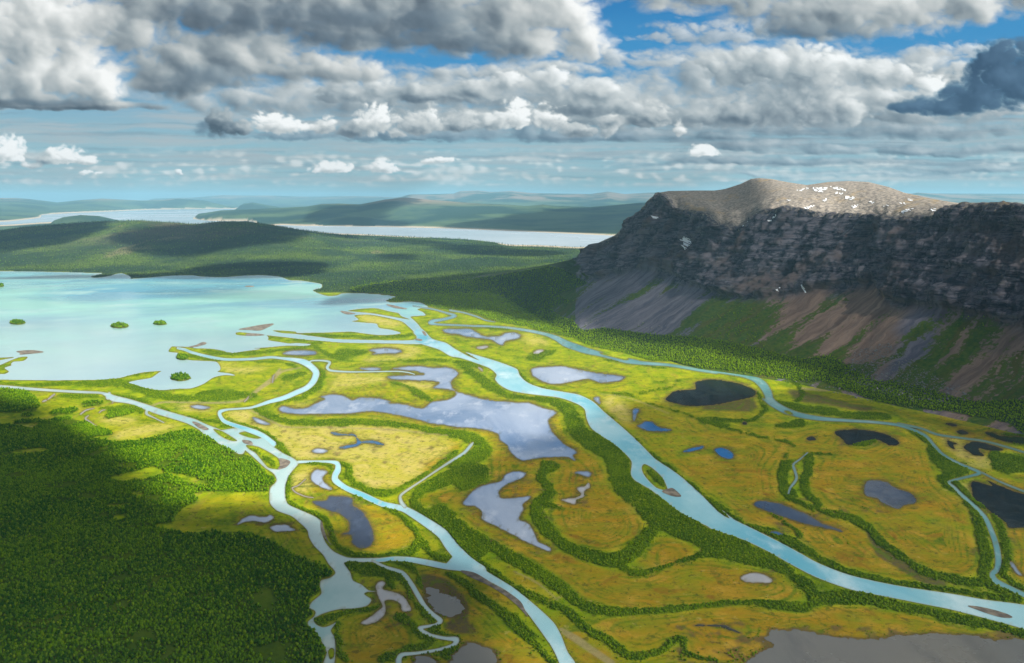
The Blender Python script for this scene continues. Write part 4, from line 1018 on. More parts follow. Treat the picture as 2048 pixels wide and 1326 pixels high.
    for (cx, cy, rx, ry, tall, _) in LAKE_ISLES:
        a = np.linspace(0, 2 * math.pi, 48, endpoint=False)
        k = 1 + .16 * fbm(np.cos(a) * 2 + cx, np.sin(a) * 2 + cy, 3)
        tail = 1.0
        X, Y = px_ground(cx + rx * k * np.cos(a), cy + ry * k * np.sin(a), 1.0)
        n = len(a); mx, my = X.mean(), Y.mean()
        rings = [(1.06, .2), (1.0, 1.0), (.8, 1.8), (.4, 2.4)]
        V = np.concatenate([np.stack([mx + (X - mx) * s, my + (Y - my) * s, np.full(n, z)], -1) for s, z in rings] + [[[mx, my, 2.6]]])
        F = [[j * n + i, j * n + (i + 1) % n, (j + 1) * n + (i + 1) % n, (j + 1) * n + i] for j in range(3) for i in range(n)]
        F3 = [[3 * n + i, 3 * n + (i + 1) % n, 4 * n] for i in range(n)]
        mat = m if tall else bpy.data.materials['river_gravel']
        tag(link('island', mesh_np('island', V, [F, F3], mat, True)), 'small low island lying in the pale lake', kind='structure')
        isl.append((mx, my, X - mx, Y - my, tall))
    FG['isles'] = isl

# ---------------------------------------------------------------- mountain
UP = np.array([.89, .456]); STRIKE = np.array([-.456, .89])
M_FOOT = P2("900,560 925,568 1000,592 1060,625 1110,655 1160,680 1200,690 1300,712 1400,738 1500,752 1600,768 1700,788 1800,812 1900,833 2048,868 2500,975")
M_TAL = P2("900,556 925,560 1000,549 1100,532 1130,540 1140,549 1186,556 1243,546 1286,538 1344,546 1384,568 1430,583 1487,595 1557,592 1620,580 1678,569 1744,563 1765,590 1801,603 1844,609 1930,621 1987,638 2048,652 2500,760")
M_TOP = P2("900,555 925,559 1000,548 1100,531 1155,518 1166,506 1183,493 1229,472 1249,450 1272,435 1292,403 1312,386 1335,392 1347,418 1395,424 1420,432 1436,452 1487,455 1516,424 1572,415 1643,428 1729,431 1778,438 1815,434 1858,432 1881,417 1924,409 2001,407 2048,414 2500,445")
M_SKY = P2("900,554 925,558 1000,547 1100,530 1155,517 1166,505 1183,492 1229,471 1249,449 1272,434 1292,402 1312,385 1330,382 1380,381 1420,381 1440,378 1470,368 1490,358 1505,356 1530,358 1560,364 1600,370 1640,364 1680,362 1720,364 1760,374 1790,385 1850,398 1905,407 1924,407 2001,406 2048,413 2500,440")

def col_solve(x, y, r_prev, z_prev, s):
    d = px_ray(x, y); hr = np.hypot(d[:, 0], d[:, 1]); tan = -d[:, 2] / hr
    r = (CAM_H - z_prev + s * r_prev) / (s + tan)
    r = np.maximum(r, r_prev + 4)
    return r, CAM_H - tan * r

def build_mountain():
    x = np.arange(905, 2496, 2.6); nx = len(x)
    dirs = px_ray(x, np.full(nx, 600.)); hd = dirs[:, :2] / np.hypot(dirs[:, 0], dirs[:, 1])[:, None]
    cosf = np.clip(hd @ UP, .3, 1)
    yf, ya, yc, ys = (interp(q, x) for q in (M_FOOT, M_TAL, M_TOP, M_SKY))
    k3 = np.array([1, 2, 3, 2, 1.]) / 9
    sm = lambda a: np.convolve(np.pad(a, 2, 'edge'), k3, 'valid')
    ya, yc, yf = sm(ya), sm(yc), sm(yf)
    ya = np.minimum(ya + 3.0 * fbm(x / 23., x * 0 + 3, 3), yf - 2)
    yc = yc + np.where(x > 1335, 5.0 * fbm(x / 17., x * 0 + 9, 4), 0)
    yc = np.maximum(yc, ys); ya = np.maximum(ya, yc + .5)
    d0 = px_ray(x, yf); tan0 = -d0[:, 2] / np.hypot(d0[:, 0], d0[:, 1]); r0 = CAM_H / tan0
    R, Zz, PY, ZN = [r0 - 90], [np.full(nx, -6.0)], [yf + 8], [np.zeros(nx)]
    r, z = r0, np.full(nx, -.3)
    R.append(r); Zz.append(z); PY.append(yf); ZN.append(np.zeros(nx))
    ycs = yc
    def seg(y0, y1, n, slope, zone, win=0):
        nonlocal r, z
        for i in range(1, n + 1):
            t = i / n
            yy = y0 + (y1 - y0) * t
            if win: yy = np.minimum((ycs + (y1 - ycs) * t) + (y0 - ycs) * (1 - t)**5, PY[-1] - .05)
            s = slope(t) if callable(slope) else slope
            r, z = col_solve(x, yy, r, z, s)
            if win:
                k = np.ones(win) / win
                rs = np.convolve(np.convolve(np.pad(r, win - 1, 'edge'), k, 'valid'), k, 'valid')
                r = np.maximum(r * .75 + rs * .25, R[-1] + 3)
                d = px_ray(x, yy); z = CAM_H + d[:, 2] / np.hypot(d[:, 0], d[:, 1]) * r
            R.append(r); Zz.append(z); PY.append(yy); ZN.append(np.full(nx, zone + t))
    seg(yf, ya, 84, lambda t: (.36 + .34 * t) * cosf, 1.0)
    bench = [(.0, 2.6), (.16, .62), (.26, 2.2), (.42, .55), (.5, 2.0), (.66, .8), (.72, 2.6), (1.01, 2.6)]
    def cl(t):
        s = [b[1] for b in bench if b[0] <= t][-1]
        return s * cosf * (1 + .35 * fbm(x / 40., x * 0 + t * 4, 3))
    seg(ya, yc, 84, cl, 2.0)
    k31 = np.ones(31) / 31; ycs = np.maximum(np.convolve(np.convolve(np.pad(yc, 30, 'edge'), k31, 'valid'), k31, 'valid'), ys)
    seg(yc, ys, 44, lambda t: (.46 - .30 * t) * np.ones(nx) * np.clip(cosf + .15, .5, 1), 3.0, 17)
    for dr, dz in ((60, -3), (200, -25), (500, -110), (1100, -330), (1900, -620)):
        R.append(r + dr); Zz.append(np.maximum(z + dz, -20)); PY.append(ys); ZN.append(np.full(nx, 4.0))
    R = np.stack(R); Z = np.stack(Zz); PY = np.stack(PY); ZN = np.stack(ZN)
    X = R * hd[None, :, 0]; Y = R * hd[None, :, 1]
    u = X * STRIKE[0] + Y * STRIKE[1]; w_ = X * UP[0] + Y * UP[1]
    # relief along the face normal
    tal = smooth(1.0, 1.1, ZN) * (1 - smooth(1.95, 2.05, ZN)); clf = smooth(1.97, 2.05, ZN) * (1 - smooth(2.97, 3.03, ZN)); pla = smooth(2.97, 3.05, ZN) * (1 - smooth(3.9, 4.0, ZN))
    nv = len(ZN)
    edge = 1 - smooth(3.0, 3.9, ZN) * .9
    thick = np.clip((ya - yc) / 60, 0.05, 1)[None]
    gul = fbm(u / 170.0, Z / 420.0 + w_ / 900, 6, .55, ridged=True)
    str_ = fbm(Z / 17.0 + .3 * fbm(u / 160., w_ / 160., 2), u / 900.0, 4, .6)
    rock = fbm(u / 34., Z / 30., 4, .6)
    cone = fbm(u / 95.0, w_ / 1400.0 + 7, 4, .55)
    disp = clf * thick * (gul * 66 + str_ * 18 + rock * 14) + tal * (cone * 9 + fbm(u / 20., w_ / 260., 3) * 2.2) * np.clip((yf - ya) / 80, 0, 1)[None] + pla * (fbm(X / 150, Y / 150, 6, .62) * 34 + fbm(X / 60, Y / 60, 4, .6, ridged=True) * 7)
    disp *= smooth(1.0, 1.25, ZN) * edge * smooth(905, 1180, x)[None]
    X = X - UP[0] * disp * (1 - pla); Y = Y - UP[1] * disp * (1 - pla); Z = Z + disp * .35 * (1 - pla) + disp * pla * .5
    # colour zones
    px_, py_ = world_px(X, Y, Z)
    cxx = np.repeat(x[None], len(ZN), 0)
    def blob(bx, by, rx, ry, p=1.0): return np.exp(-(((cxx - bx) / rx)**2 + ((PY - by) / ry)**2)**p)
    green = .0 + 1.1 * blob(1470, 650, 110, 90) + .9 * blob(1120, 560, 70, 50) + .9 * blob(1340, 760, 160, 70) + .5 * blob(1250, 570, 50, 22) + .75 * blob(1900, 760, 200, 120) + .7 * blob(1960, 640, 60, 40) + .5 * blob(1860, 640, 50, 50) + .8 * blob(1600, 740, 200, 40)
    green -= .9 * blob(1240, 630, 95, 60) + .8 * blob(1740, 650, 60, 110) + .4 * blob(1330, 600, 60, 60)
    green = np.where(cxx < 1150, green + .8, green)
    brown = .15 + .9 * blob(1700, 650, 130, 130) + .7 * blob(1980, 740, 150, 160) + .35 * blob(1540, 660, 60, 90) - .5 * blob(1250, 600, 140, 80) - .5 * blob(1835, 700, 45, 70)
    fforest = sample(np.maximum(CH['foot'], 0), px_, py_)
    tz = smooth(1130, 1200, cxx + 26 * fbm(u / 40., Z / 30., 3)); ZC = np.minimum(ZN, 1.6) * (1 - tz) + ZN * tz
    mk = np.stack([np.clip(green, 0, 1.5), np.clip(brown, 0, 1.2), ZC / 5.0, np.clip(fforest, 0, 1)], -1)
    uv = np.stack([u, w_, Z], -1)
    V = np.stack([X, Y, Z], -1)
    FG['mount'] = dict(X=X, Y=Y, Z=Z, forest=fforest, green=green, ZN=ZN, PY=PY, cx=cxx, u=u)
    me = mesh_np('mountain', V.reshape(-1, 3), grid_faces(*X.shape), mountain_material(), False, dict(mk=mk.reshape(-1, 4), uvw=uv.reshape(-1, 3)))
    mo = link('mountain', me)
    tag(mo, 'steep flat topped rocky mountain with cliffs and grey scree rising at the right', kind='structure')
    # snow patches lying on the rock
    sm_, t = new_mat('snow')
    t.out(t.principled(t.mix(t.noise(t.pos(), 1 / 9, 3), (.72, .76, .82), (.86, .88, .90)), .6, .3))
    patches = ["1371,480 1376,478 1384,482 1383,490 1378,498 1374,504 1371,500 1372,490", "1302,436 1318,438 1316,441 1304,438", "1477,460 1490,447 1503,432 1507,430 1500,440 1484,456",
     "1540,448 1552,438 1562,433 1560,437 1550,445 1543,451", "1581,381 1596,377 1606,375 1600,379 1584,384", "1610,376 1622,375 1641,376 1640,382 1630,386 1619,384 1612,380", "1645,374 1660,375 1680,381 1676,384 1655,379", "1678,392 1690,393 1697,396 1688,401 1680,400 1676,396",
     "1598,415 1612,411 1617,412 1606,417 1598,419", "1722,404 1738,404 1744,406 1730,408", "1788,424 1800,419 1815,418 1806,425 1792,431", "1784,407 1796,406 1798,409 1786,409", "1845,420 1858,417 1860,419 1850,423", "1871,417 1880,416 1881,419 1872,420", "1798,398 1806,399 1812,402 1800,401", "1690,415 1702,412 1704,415 1692,418",
     "1610,573 1616,574 1614,580 1612,588 1609,582", "1632,400 1640,398 1644,401 1634,403", "1655,384 1672,386 1670,389 1658,388", "1562,400 1570,399 1568,402 1561,402", "1750,412 1760,411 1764,414 1752,415", "1556,586 1561,575 1562,578 1558,590"]
    ii = np.arange(X.size).reshape(X.shape)
    cxm = (cxx[:-1, :-1] + cxx[1:, 1:]) / 2; cym = (PY[:-1, :-1] + PY[1:, 1:]) / 2
    wobx = 2.2 * fbm(cxm / 9, cym / 5, 3)
    snz = fbm(cxm / 5., cym / 2.2, 3)
    for s in patches:
        P = P2(s); inside = np.zeros(cxm.shape, bool)
        qx = cxm + wobx; qy = cym + wobx * .3
        for (ax, ay), (bx, by) in zip(P, np.roll(P, -1, 0)):
            cond = ((ay > qy) != (by > qy)) & (qx < (bx - ax) * (qy - ay) / (by - ay + 1e-9) + ax)
            inside ^= cond
        inside &= (snz > -.04)
        r_, c_ = np.nonzero(inside & (ZN[:-1, :-1] >= 1))
        if len(r_) < 2: continue
        quads = np.stack([ii[r_, c_], ii[r_, c_ + 1], ii[r_ + 1, c_ + 1], ii[r_ + 1, c_]], -1)
        uq, inv = np.unique(quads, return_inverse=True)
        VV = V.reshape(-1, 3)[uq] + np.array([-UP[0] * 1.6, -UP[1] * 1.6, 1.6])
        o = link('snow_patch', mesh_np('snow_patch', VV, inv.reshape(-1, 4), sm_, True), mo)

def mountain_material():
    m, t = new_mat('mountain_rock')
    mk = t.sepc(t.attr('mk', 'Color')); ff = t.attr('mk', 'Alpha')
    g, b, zn = mk[0], mk[1], t.math('MULTIPLY', mk[2], 5.0)
    uvw = t.attr('uvw', 'Vector'); p = t.pos()
    uvw = t.vmath('ADD', uvw, t.vmath('MULTIPLY', t.vmath('SUBTRACT', t.noise(p, 1 / 230, 4, .6, 0, 1), (.5, .5, .5)), (130, 0, 20)))
    fall = t.vmath('MULTIPLY', uvw, (1 / 24, 1 / 260, 1 / 260))
    fall2 = t.vmath('MULTIPLY', uvw, (1 / 85, 1 / 600, 1 / 600))
    s1 = t.noise(fall, 1.0, 6, .68, .35); s2 = t.noise(fall2, 1.0, 4, .55, .3)
    n1 = t.noise(p, 1 / 14, 6, .65); n2 = t.noise(p, 1 / 3.0, 4, .7); n3 = t.noise(p, 1 / 160, 5, .6)
    # scree
    grey = t.mix(t.ramp(s1, .3, .7), (.082, .084, .120), (.215, .200, .230))
    brown = t.mix(t.ramp(s1, .3, .7), (.135, .088, .068), (.310, .215, .160))
    sc = t.mix(t.ramp(t.math('ADD', b, t.math('SUBTRACT', s2, .5)), .25, .65), grey, brown)
    sc = t.mix(t.ramp(n2, .62, .72, 0, .6), sc, (.26, .25, .24))
    gr = t.mix(t.ramp(n1, .35, .65), (.030, .085, .006), (.085, .125, .010))
    gr = t.mix(t.ramp(s1, .45, .7, 0, .6), gr, (.11, .075, .02))
    gm = t.ramp(t.math('ADD', t.math('MULTIPLY', g, .55), t.math('ADD', t.math('MULTIPLY', t.math('SUBTRACT', s2, .5), 2.4), t.math('MULTIPLY', t.math('SUBTRACT', n1, .5), .9))), .22, .36)
    sc = t.mix(gm, sc, gr)
    sc = t.mix(ff, sc, t.mix(n1, (.024, .050, .006), (.045, .075, .008)))
    # cliffs: layered dark rock
    lay = t.noise(t.vmath('MULTIPLY', uvw, (1 / 60, 1 / 120, 1 / 15)), 1.0, 7, .72, 1.6)
    ver = t.noise(t.vmath('MULTIPLY', uvw, (1 / 9, 1 / 40, 1 / 130)), 1.0, 5, .65)
    ro = t.mix(t.ramp(lay, .36, .62), (.014, .020, .036), (.165, .158, .185))
    ro = t.mix(t.ramp(ver, .50, .62, 0, .85), ro, (.026, .031, .042))
    ro = t.mix(t.ramp(t.noise(t.vmath('MULTIPLY', uvw, (1 / 130, 1 / 200, 1 / 60)), 1.0, 5, .6, .8), .52, .66, 0, .7), ro, t.mix(n2, (.130, .115, .130), (.250, .220, .225)))
    ro = t.mix(t.ramp(n3, .48, .68, 0, .75), ro, t.mix(ver, (.105, .064, .048), (.140, .112, .105)))
    ro = t.mix(t.ramp(n1, .62, .72, 0, .4), ro, (.16, .15, .16))
    ro = t.mix(t.math('MULTIPLY', t.ramp(lay, .56, .66), t.ramp(n3, .42, .55, 0, .55)), ro, (.055, .068, .018))
    ro = t.mix(t.ramp(t.noise(t.vmath('MULTIPLY', uvw, (1 / 48, 1 / 300, 1 / 300)), 1.0, 5, .6, .5), .54, .66, 0, .7), ro, (.022, .026, .036))
    # summit plateau: lichen grey, straw
    pl = t.mix(t.ramp(n1, .35, .65), (.130, .115, .105), (.330, .290, .240))
    pl = t.mix(t.ramp(t.noise(p, 1 / 200, 7, .7), .54, .66, 0, .8), pl, (.310, .225, .115))
    pl = t.mix(t.ramp(n2, .6, .72, 0, .5), pl, (.10, .10, .11))
    cliffm = t.ramp(t.math('ADD', zn, t.math('MULTIPLY', t.math('SUBTRACT', s2, .5), .5)), 1.90, 2.04)
    c = t.mix(cliffm, sc, ro)
    c = t.mix(t.ramp(t.math('ADD', zn, t.math('MULTIPLY', t.math('SUBTRACT', n1, .5), .5)), 2.93, 3.05), c, pl)
    h = t.math('ADD', t.math('MULTIPLY', n1, 3.0), t.math('ADD', t.math('MULTIPLY', n2, .9), t.math('MULTIPLY', t.math('MULTIPLY', lay, cliffm), t.ramp(zn, 2.9, 3.0, 6.0, 0.0))))
    h = t.math('ADD', h, t.math('MULTIPLY', s1, t.ramp(zn, 2.85, 3.0, 2.0, 0.0)))
    t.out(t.principled(c, .92, .15, t.bump(h, .9, 1.2)))
    return m

build_ground()
build_water()
build_mountain()
# ---------------------------------------------------------------- haze
def build_haze(density=1.8e-5, color=(.36, .72, .94), top=1120.0):
    x0, x1, y0, y1, z0, z1 = -90000, 90000, -6000, 110000, -40, top
    V = [(x, y, z) for z in (z0, z1) for y in (y0, y1) for x in (x0, x1)]
    F = [(0, 2, 3, 1), (4, 5, 7, 6), (0, 1, 5, 4), (2, 6, 7, 3), (0, 4, 6, 2), (1, 3, 7, 5)]
    m = bpy.data.materials.new('haze_air'); m.use_nodes = True
    t = NT(m.node_tree)
    nd = t.n.new('ShaderNodeVolumePrincipled')
    nd.inputs['Color'].default_value = (*color, 1); nd.inputs['Density'].default_value = density
    nd.inputs['Anisotropy'].default_value = 0.0
    t.out(nd.outputs[0], vol=True)
    o = link('haze', mesh_np('haze', V, np.array(F), m))
    tag(o, 'pale blue air haze over the whole valley', kind='stuff')
build_haze()
# ---------------------------------------------------------------- vegetation
def leaf_material(name, c_dark, c_light, c_alt, patch=260.0):
    m, t = new_mat(name)
    oi = t.n.new('ShaderNodeObjectInfo'); r = oi.outputs['Random']
    n = t.noise(oi.outputs['Location'], 1 / patch, 4, .6)
    n2 = t.noise(t.pos(), 1 / 1.3, 2, .6)
    c = t.mix(t.ramp(t.math('ADD', t.math('MULTIPLY', n, 1.1), t.math('MULTIPLY', r, .55)), .50, 1.12), c_dark, c_light)
    c = t.mix(t.ramp(r, .86, 1.0, 0, .8), c, c_alt)
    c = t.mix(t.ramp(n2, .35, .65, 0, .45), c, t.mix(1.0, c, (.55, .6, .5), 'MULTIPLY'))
    a = t.principled(c, .85, .04)
    tr = t.n.new('ShaderNodeBsdfTranslucent'); t.put(tr.inputs[0], t.mix(1.0, c, (1.2, 1.3, .5), 'MULTIPLY'))
    mx = t.n.new('ShaderNodeMixShader'); mx.inputs[0].default_value = .30
    t.l.new(a, mx.inputs[1]); t.l.new(tr.outputs[0], mx.inputs[2])
    t.out(mx.outputs[0])
    return m

def bark_material():
    m, t = new_mat('bark')
    t.out(t.principled(t.mix(t.noise(t.pos(), 2.0, 3), (.10, .085, .07), (.34, .32, .29)), .9, .2))
    return m

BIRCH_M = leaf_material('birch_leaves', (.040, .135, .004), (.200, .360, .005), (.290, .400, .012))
LIT_BIRCH_M = leaf_material('lit_birch_leaves', (.170, .300, .004), (.310, .460, .008), (.350, .470, .015), 160.0)  # lit copy of the birch leaves: sunlight painted in as brighter lime
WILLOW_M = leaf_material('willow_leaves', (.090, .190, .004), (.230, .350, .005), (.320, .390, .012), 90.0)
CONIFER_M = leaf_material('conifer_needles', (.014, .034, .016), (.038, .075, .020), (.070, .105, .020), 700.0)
BARK_M = bark_material()

def crown_mesh(name, h, w, base, leaves, mat, seed, shape='round', leaf=.5):
    """crown of many small leaf sprays round a lumpy core; z = 0 is the ground"""
    g = np.random.default_rng(seed)
    V, F = [], []
    nv = 0
    # core
    nr, ns = 5, 9
    cz = (h + base) / 2; hz = (h - base) / 2
    lob = g.random((6, 3)) * 2 - 1; lob /= np.linalg.norm(lob, axis=1)[:, None]
    def rad(d):
        k = np.max(d @ lob.T, axis=-1)
        return .80 + .28 * k**3
    core = []
    for i in range(nr + 1):
        th = math.pi * i / nr
        for j in range(ns):
            ph = 2 * math.pi * (j + .5 * (i % 2)) / ns
            core.append([math.sin(th) * math.cos(ph), math.sin(th) * math.sin(ph), math.cos(th)])
    core = np.array(core); rr = rad(core) * .72
    def place(d, r):
        p = d * r[:, None]
        tap = 1.0
        if shape == 'round': tap = 1 - .28 * np.clip(p[:, 2], -1, 1)
        if shape == 'bush': tap = 1 - .15 * np.clip(p[:, 2], -1, 1)
        return np.stack([p[:, 0] * w / 2 * tap, p[:, 1] * w / 2 * tap, cz + p[:, 2] * hz], -1)
    V.append(place(core, rr))
    for i in range(nr):
        for j in range(ns):
            a, b = i * ns + j, i * ns + (j + 1) % ns
            F.append([a, a + ns, b + ns, b])
    nv = len(core)
    d = g.normal(size=(leaves, 3)); d[:, 2] = np.abs(d[:, 2]) * np.where(g.random(leaves) < .78, 1, -1); d /= np.linalg.norm(d, axis=1)[:, None]
    r = rad(d) * (.62 + .48 * g.random(leaves)**.6)
    c = place(d, r)
    a = g.normal(size=(leaves, 3)); a -= d * (a * d).sum(1)[:, None] * .7; a /= np.linalg.norm(a, axis=1)[:, None]
    b = np.cross(a, d + .5 * g.normal(size=(leaves, 3))); b /= np.linalg.norm(b, axis=1)[:, None]
    s = leaf * (.6 + .8 * g.random(leaves))[:, None]
    q = np.stack([c - a * s, c - b * s * .7, c + a * s, c + b * s * .7], 1).reshape(-1, 3)
    V.append(q)
    F = np.concatenate([np.array(F), np.arange(leaves * 4).reshape(-1, 4) + nv])
    return mesh_np(name, np.concatenate(V), F, mat)

def conifer_mesh(name, h, w, seed):
    g = np.random.default_rng(seed)
    V, F = [], []
    tiers = 6
    for k in range(tiers):
        z0 = h * (.10 + .78 * k / tiers); z1 = min(h, z0 + h * .30)
        r0 = w / 2 * (1 - k / (tiers + .3)) * (.9 + .2 * g.random())
        n = 9; b = len(V)
        for j in range(n):
            a = 2 * math.pi * j / n + g.random() * .4
            rr = r0 * (1.0 if j % 2 else .62) * (.85 + .3 * g.random())
            V.append([rr * math.cos(a), rr * math.sin(a), z0 - (.04 * h if j % 2 else 0)])
        V.append([0, 0, z1])
        for j in range(n): F.append([b + j, b + (j + 1) % n, b + n])
    return mesh_np(name, V, np.array(F), CONIFER_M)

def trunk_mesh(h, r, seed):
    g = np.random.default_rng(seed)
    V, F = [], []
    n = 6
    def limb(p0, p1, r0, r1):
        p0 = np.array(p0, float); p1 = np.array(p1, float)
        d = p1 - p0; d /= np.linalg.norm(d); a = np.cross(d, [.3, .9, .1]); a /= np.linalg.norm(a); b = np.cross(d, a)
        k = len(V)
        for p, rr in ((p0, r0), (p1, r1)):
            for j in range(n):
                V.append(p + rr * (a * math.cos(2 * math.pi * j / n) + b * math.sin(2 * math.pi * j / n)))
        for j in range(n): F.append([k + j, k + (j + 1) % n, k + n + (j + 1) % n, k + n + j])
    limb([0, 0, -.4], [.15, .1, h * .5], r, r * .7)
    limb([.15, .1, h * .5], [.05, .0, h * .9], r * .7, r * .25)
    for k in range(4):
        a = g.random() * 6.28; z = h * (.35 + .1 * k)
        limb([.1, .1, z], [math.cos(a) * h * .2, math.sin(a) * h * .2, z + h * .2], r * .4, r * .12)
    return mesh_np('trunk', V, np.array(F), BARK_M)

BIRCH = [crown_mesh('crown', h, w, b, 90, BIRCH_M, s, 'round', .55) for s, (h, w, b) in enumerate([(7.4, 4.9, 1.2), (8.2, 4.6, 1.5), (6.4, 5.2, 1.0), (9.0, 5.0, 1.8), (7.0, 4.2, 1.2)])]
LIT_BIRCH = [crown_mesh('lit_birch', h, w, b, 70, LIT_BIRCH_M, 30 + s, 'round', .6) for s, (h, w, b) in enumerate([(6.4, 4.6, .6), (7.4, 4.4, .8), (5.2, 4.8, .4)])]
WILLOW = [crown_mesh('willow', h, w, -.3, 60, WILLOW_M, 20 + s, 'bush', .5) for s, (h, w) in enumerate([(3.2, 4.2), (4.0, 4.4), (2.6, 3.8), (4.8, 4.6)])]
SPRUCE = [conifer_mesh('spruce', h, w, 40 + s) for s, (h, w) in enumerate([(11., 4.0), (13., 4.4), (9., 3.6), (15., 4.6)])]

def area_points(G, weight, vis=True):
    """weighted random points on the cells of a land grid. weight: expected plants per m2 at the cells"""
    X, Y, Z = G['X'], G['Y'], G['Z']
    P = np.stack([X, Y, Z], -1)
    a = P[:-1, :-1]; b = P[:-1, 1:]; c = P[1:, 1:]; d = P[1:, :-1]
    ar = np.linalg.norm(np.cross(c - a, d - b), axis=-1) / 2
    n = ar * weight
    cnt = np.floor(n).astype(int) + (rng.random(n.shape) < (n - np.floor(n)))
    r, q = np.nonzero(cnt)
    rep = np.repeat(np.arange(len(r)), cnt[r, q]); r, q = r[rep], q[rep]
    s = rng.random(len(r))[:, None]; t = rng.random(len(r))[:, None]
    return (a[r, q] * (1 - s) + b[r, q] * s) * (1 - t) + (d[r, q] * (1 - s) + c[r, q] * s) * t

def cellmean(a): return (a[:-1, :-1] + a[1:, 1:] + a[1:, :-1] + a[:-1, 1:]) / 4

def scatter_object(name, label, pts, meshes, scales, sink=.2):
    """ONE object: its points carry copies of a few plant meshes through geometry nodes"""
    n = len(pts)
    me = bpy.data.meshes.new(name); me.vertices.add(n)
    me.vertices.foreach_set('co', (pts - [0, 0, sink]).astype(np.float32).ravel())
    for k, v in (('rot', rng.random(n) * 6.283), ('siz', scales)):
        at = me.attributes.new(k, 'FLOAT', 'POINT'); at.data.foreach_set('value', np.asarray(v, np.float32))
    at = me.attributes.new('pick', 'INT', 'POINT'); at.data.foreach_set('value', rng.integers(0, len(meshes), n).astype(np.int32))
    o = link(name, me)
    ng = bpy.data.node_groups.new(name + '_nodes', 'GeometryNodeTree')
    ng.interface.new_socket('Geometry', in_out='INPUT', socket_type='NodeSocketGeometry')
    ng.interface.new_socket('Geometry', in_out='OUTPUT', socket_type='NodeSocketGeometry')
    N, L = ng.nodes, ng.links
    gi = N.new('NodeGroupInput'); go = N.new('NodeGroupOutput')
    iop = N.new('GeometryNodeInstanceOnPoints'); L.new(gi.outputs[0], iop.inputs['Points'])
    j = N.new('GeometryNodeJoinGeometry')
    for q, mm in reversed(list(enumerate(meshes))):
        ob = bpy.data.objects.new(name + '_plant', mm)
        oi = N.new('GeometryNodeObjectInfo'); oi.inputs['Object'].default_value = ob; oi.inputs['As Instance'].default_value = True
        L.new(oi.outputs['Geometry'], j.inputs[0])
    L.new(j.outputs[0], iop.inputs['Instance']); iop.inputs['Pick Instance'].default_value = True
    def at_(k, dt):
        a = N.new('GeometryNodeInputNamedAttribute'); a.data_type = dt; a.inputs['Name'].default_value = k; return a.outputs[0]
    L.new(at_('pick', 'INT'), iop.inputs['Instance Index'])
    cx = N.new('ShaderNodeCombineXYZ'); L.new(at_('rot', 'FLOAT'), cx.inputs[2]); L.new(cx.outputs[0], iop.inputs['Rotation'])
    L.new(at_('siz', 'FLOAT'), iop.inputs['Scale'])
    L.new(iop.outputs[0], go.inputs[0])
    md = o.modifiers.new('scatter', 'NODES'); md.node_group = ng
    return tag(o, label, kind='stuff')

def clearance(pts, dist=6.0):
    """thin the points so that none stands in water"""
    cx, cy = world_px(pts[:, 0], pts[:, 1], 0 * pts[:, 0])
    return pts[sample(CH['water'], cx, cy) < .35]

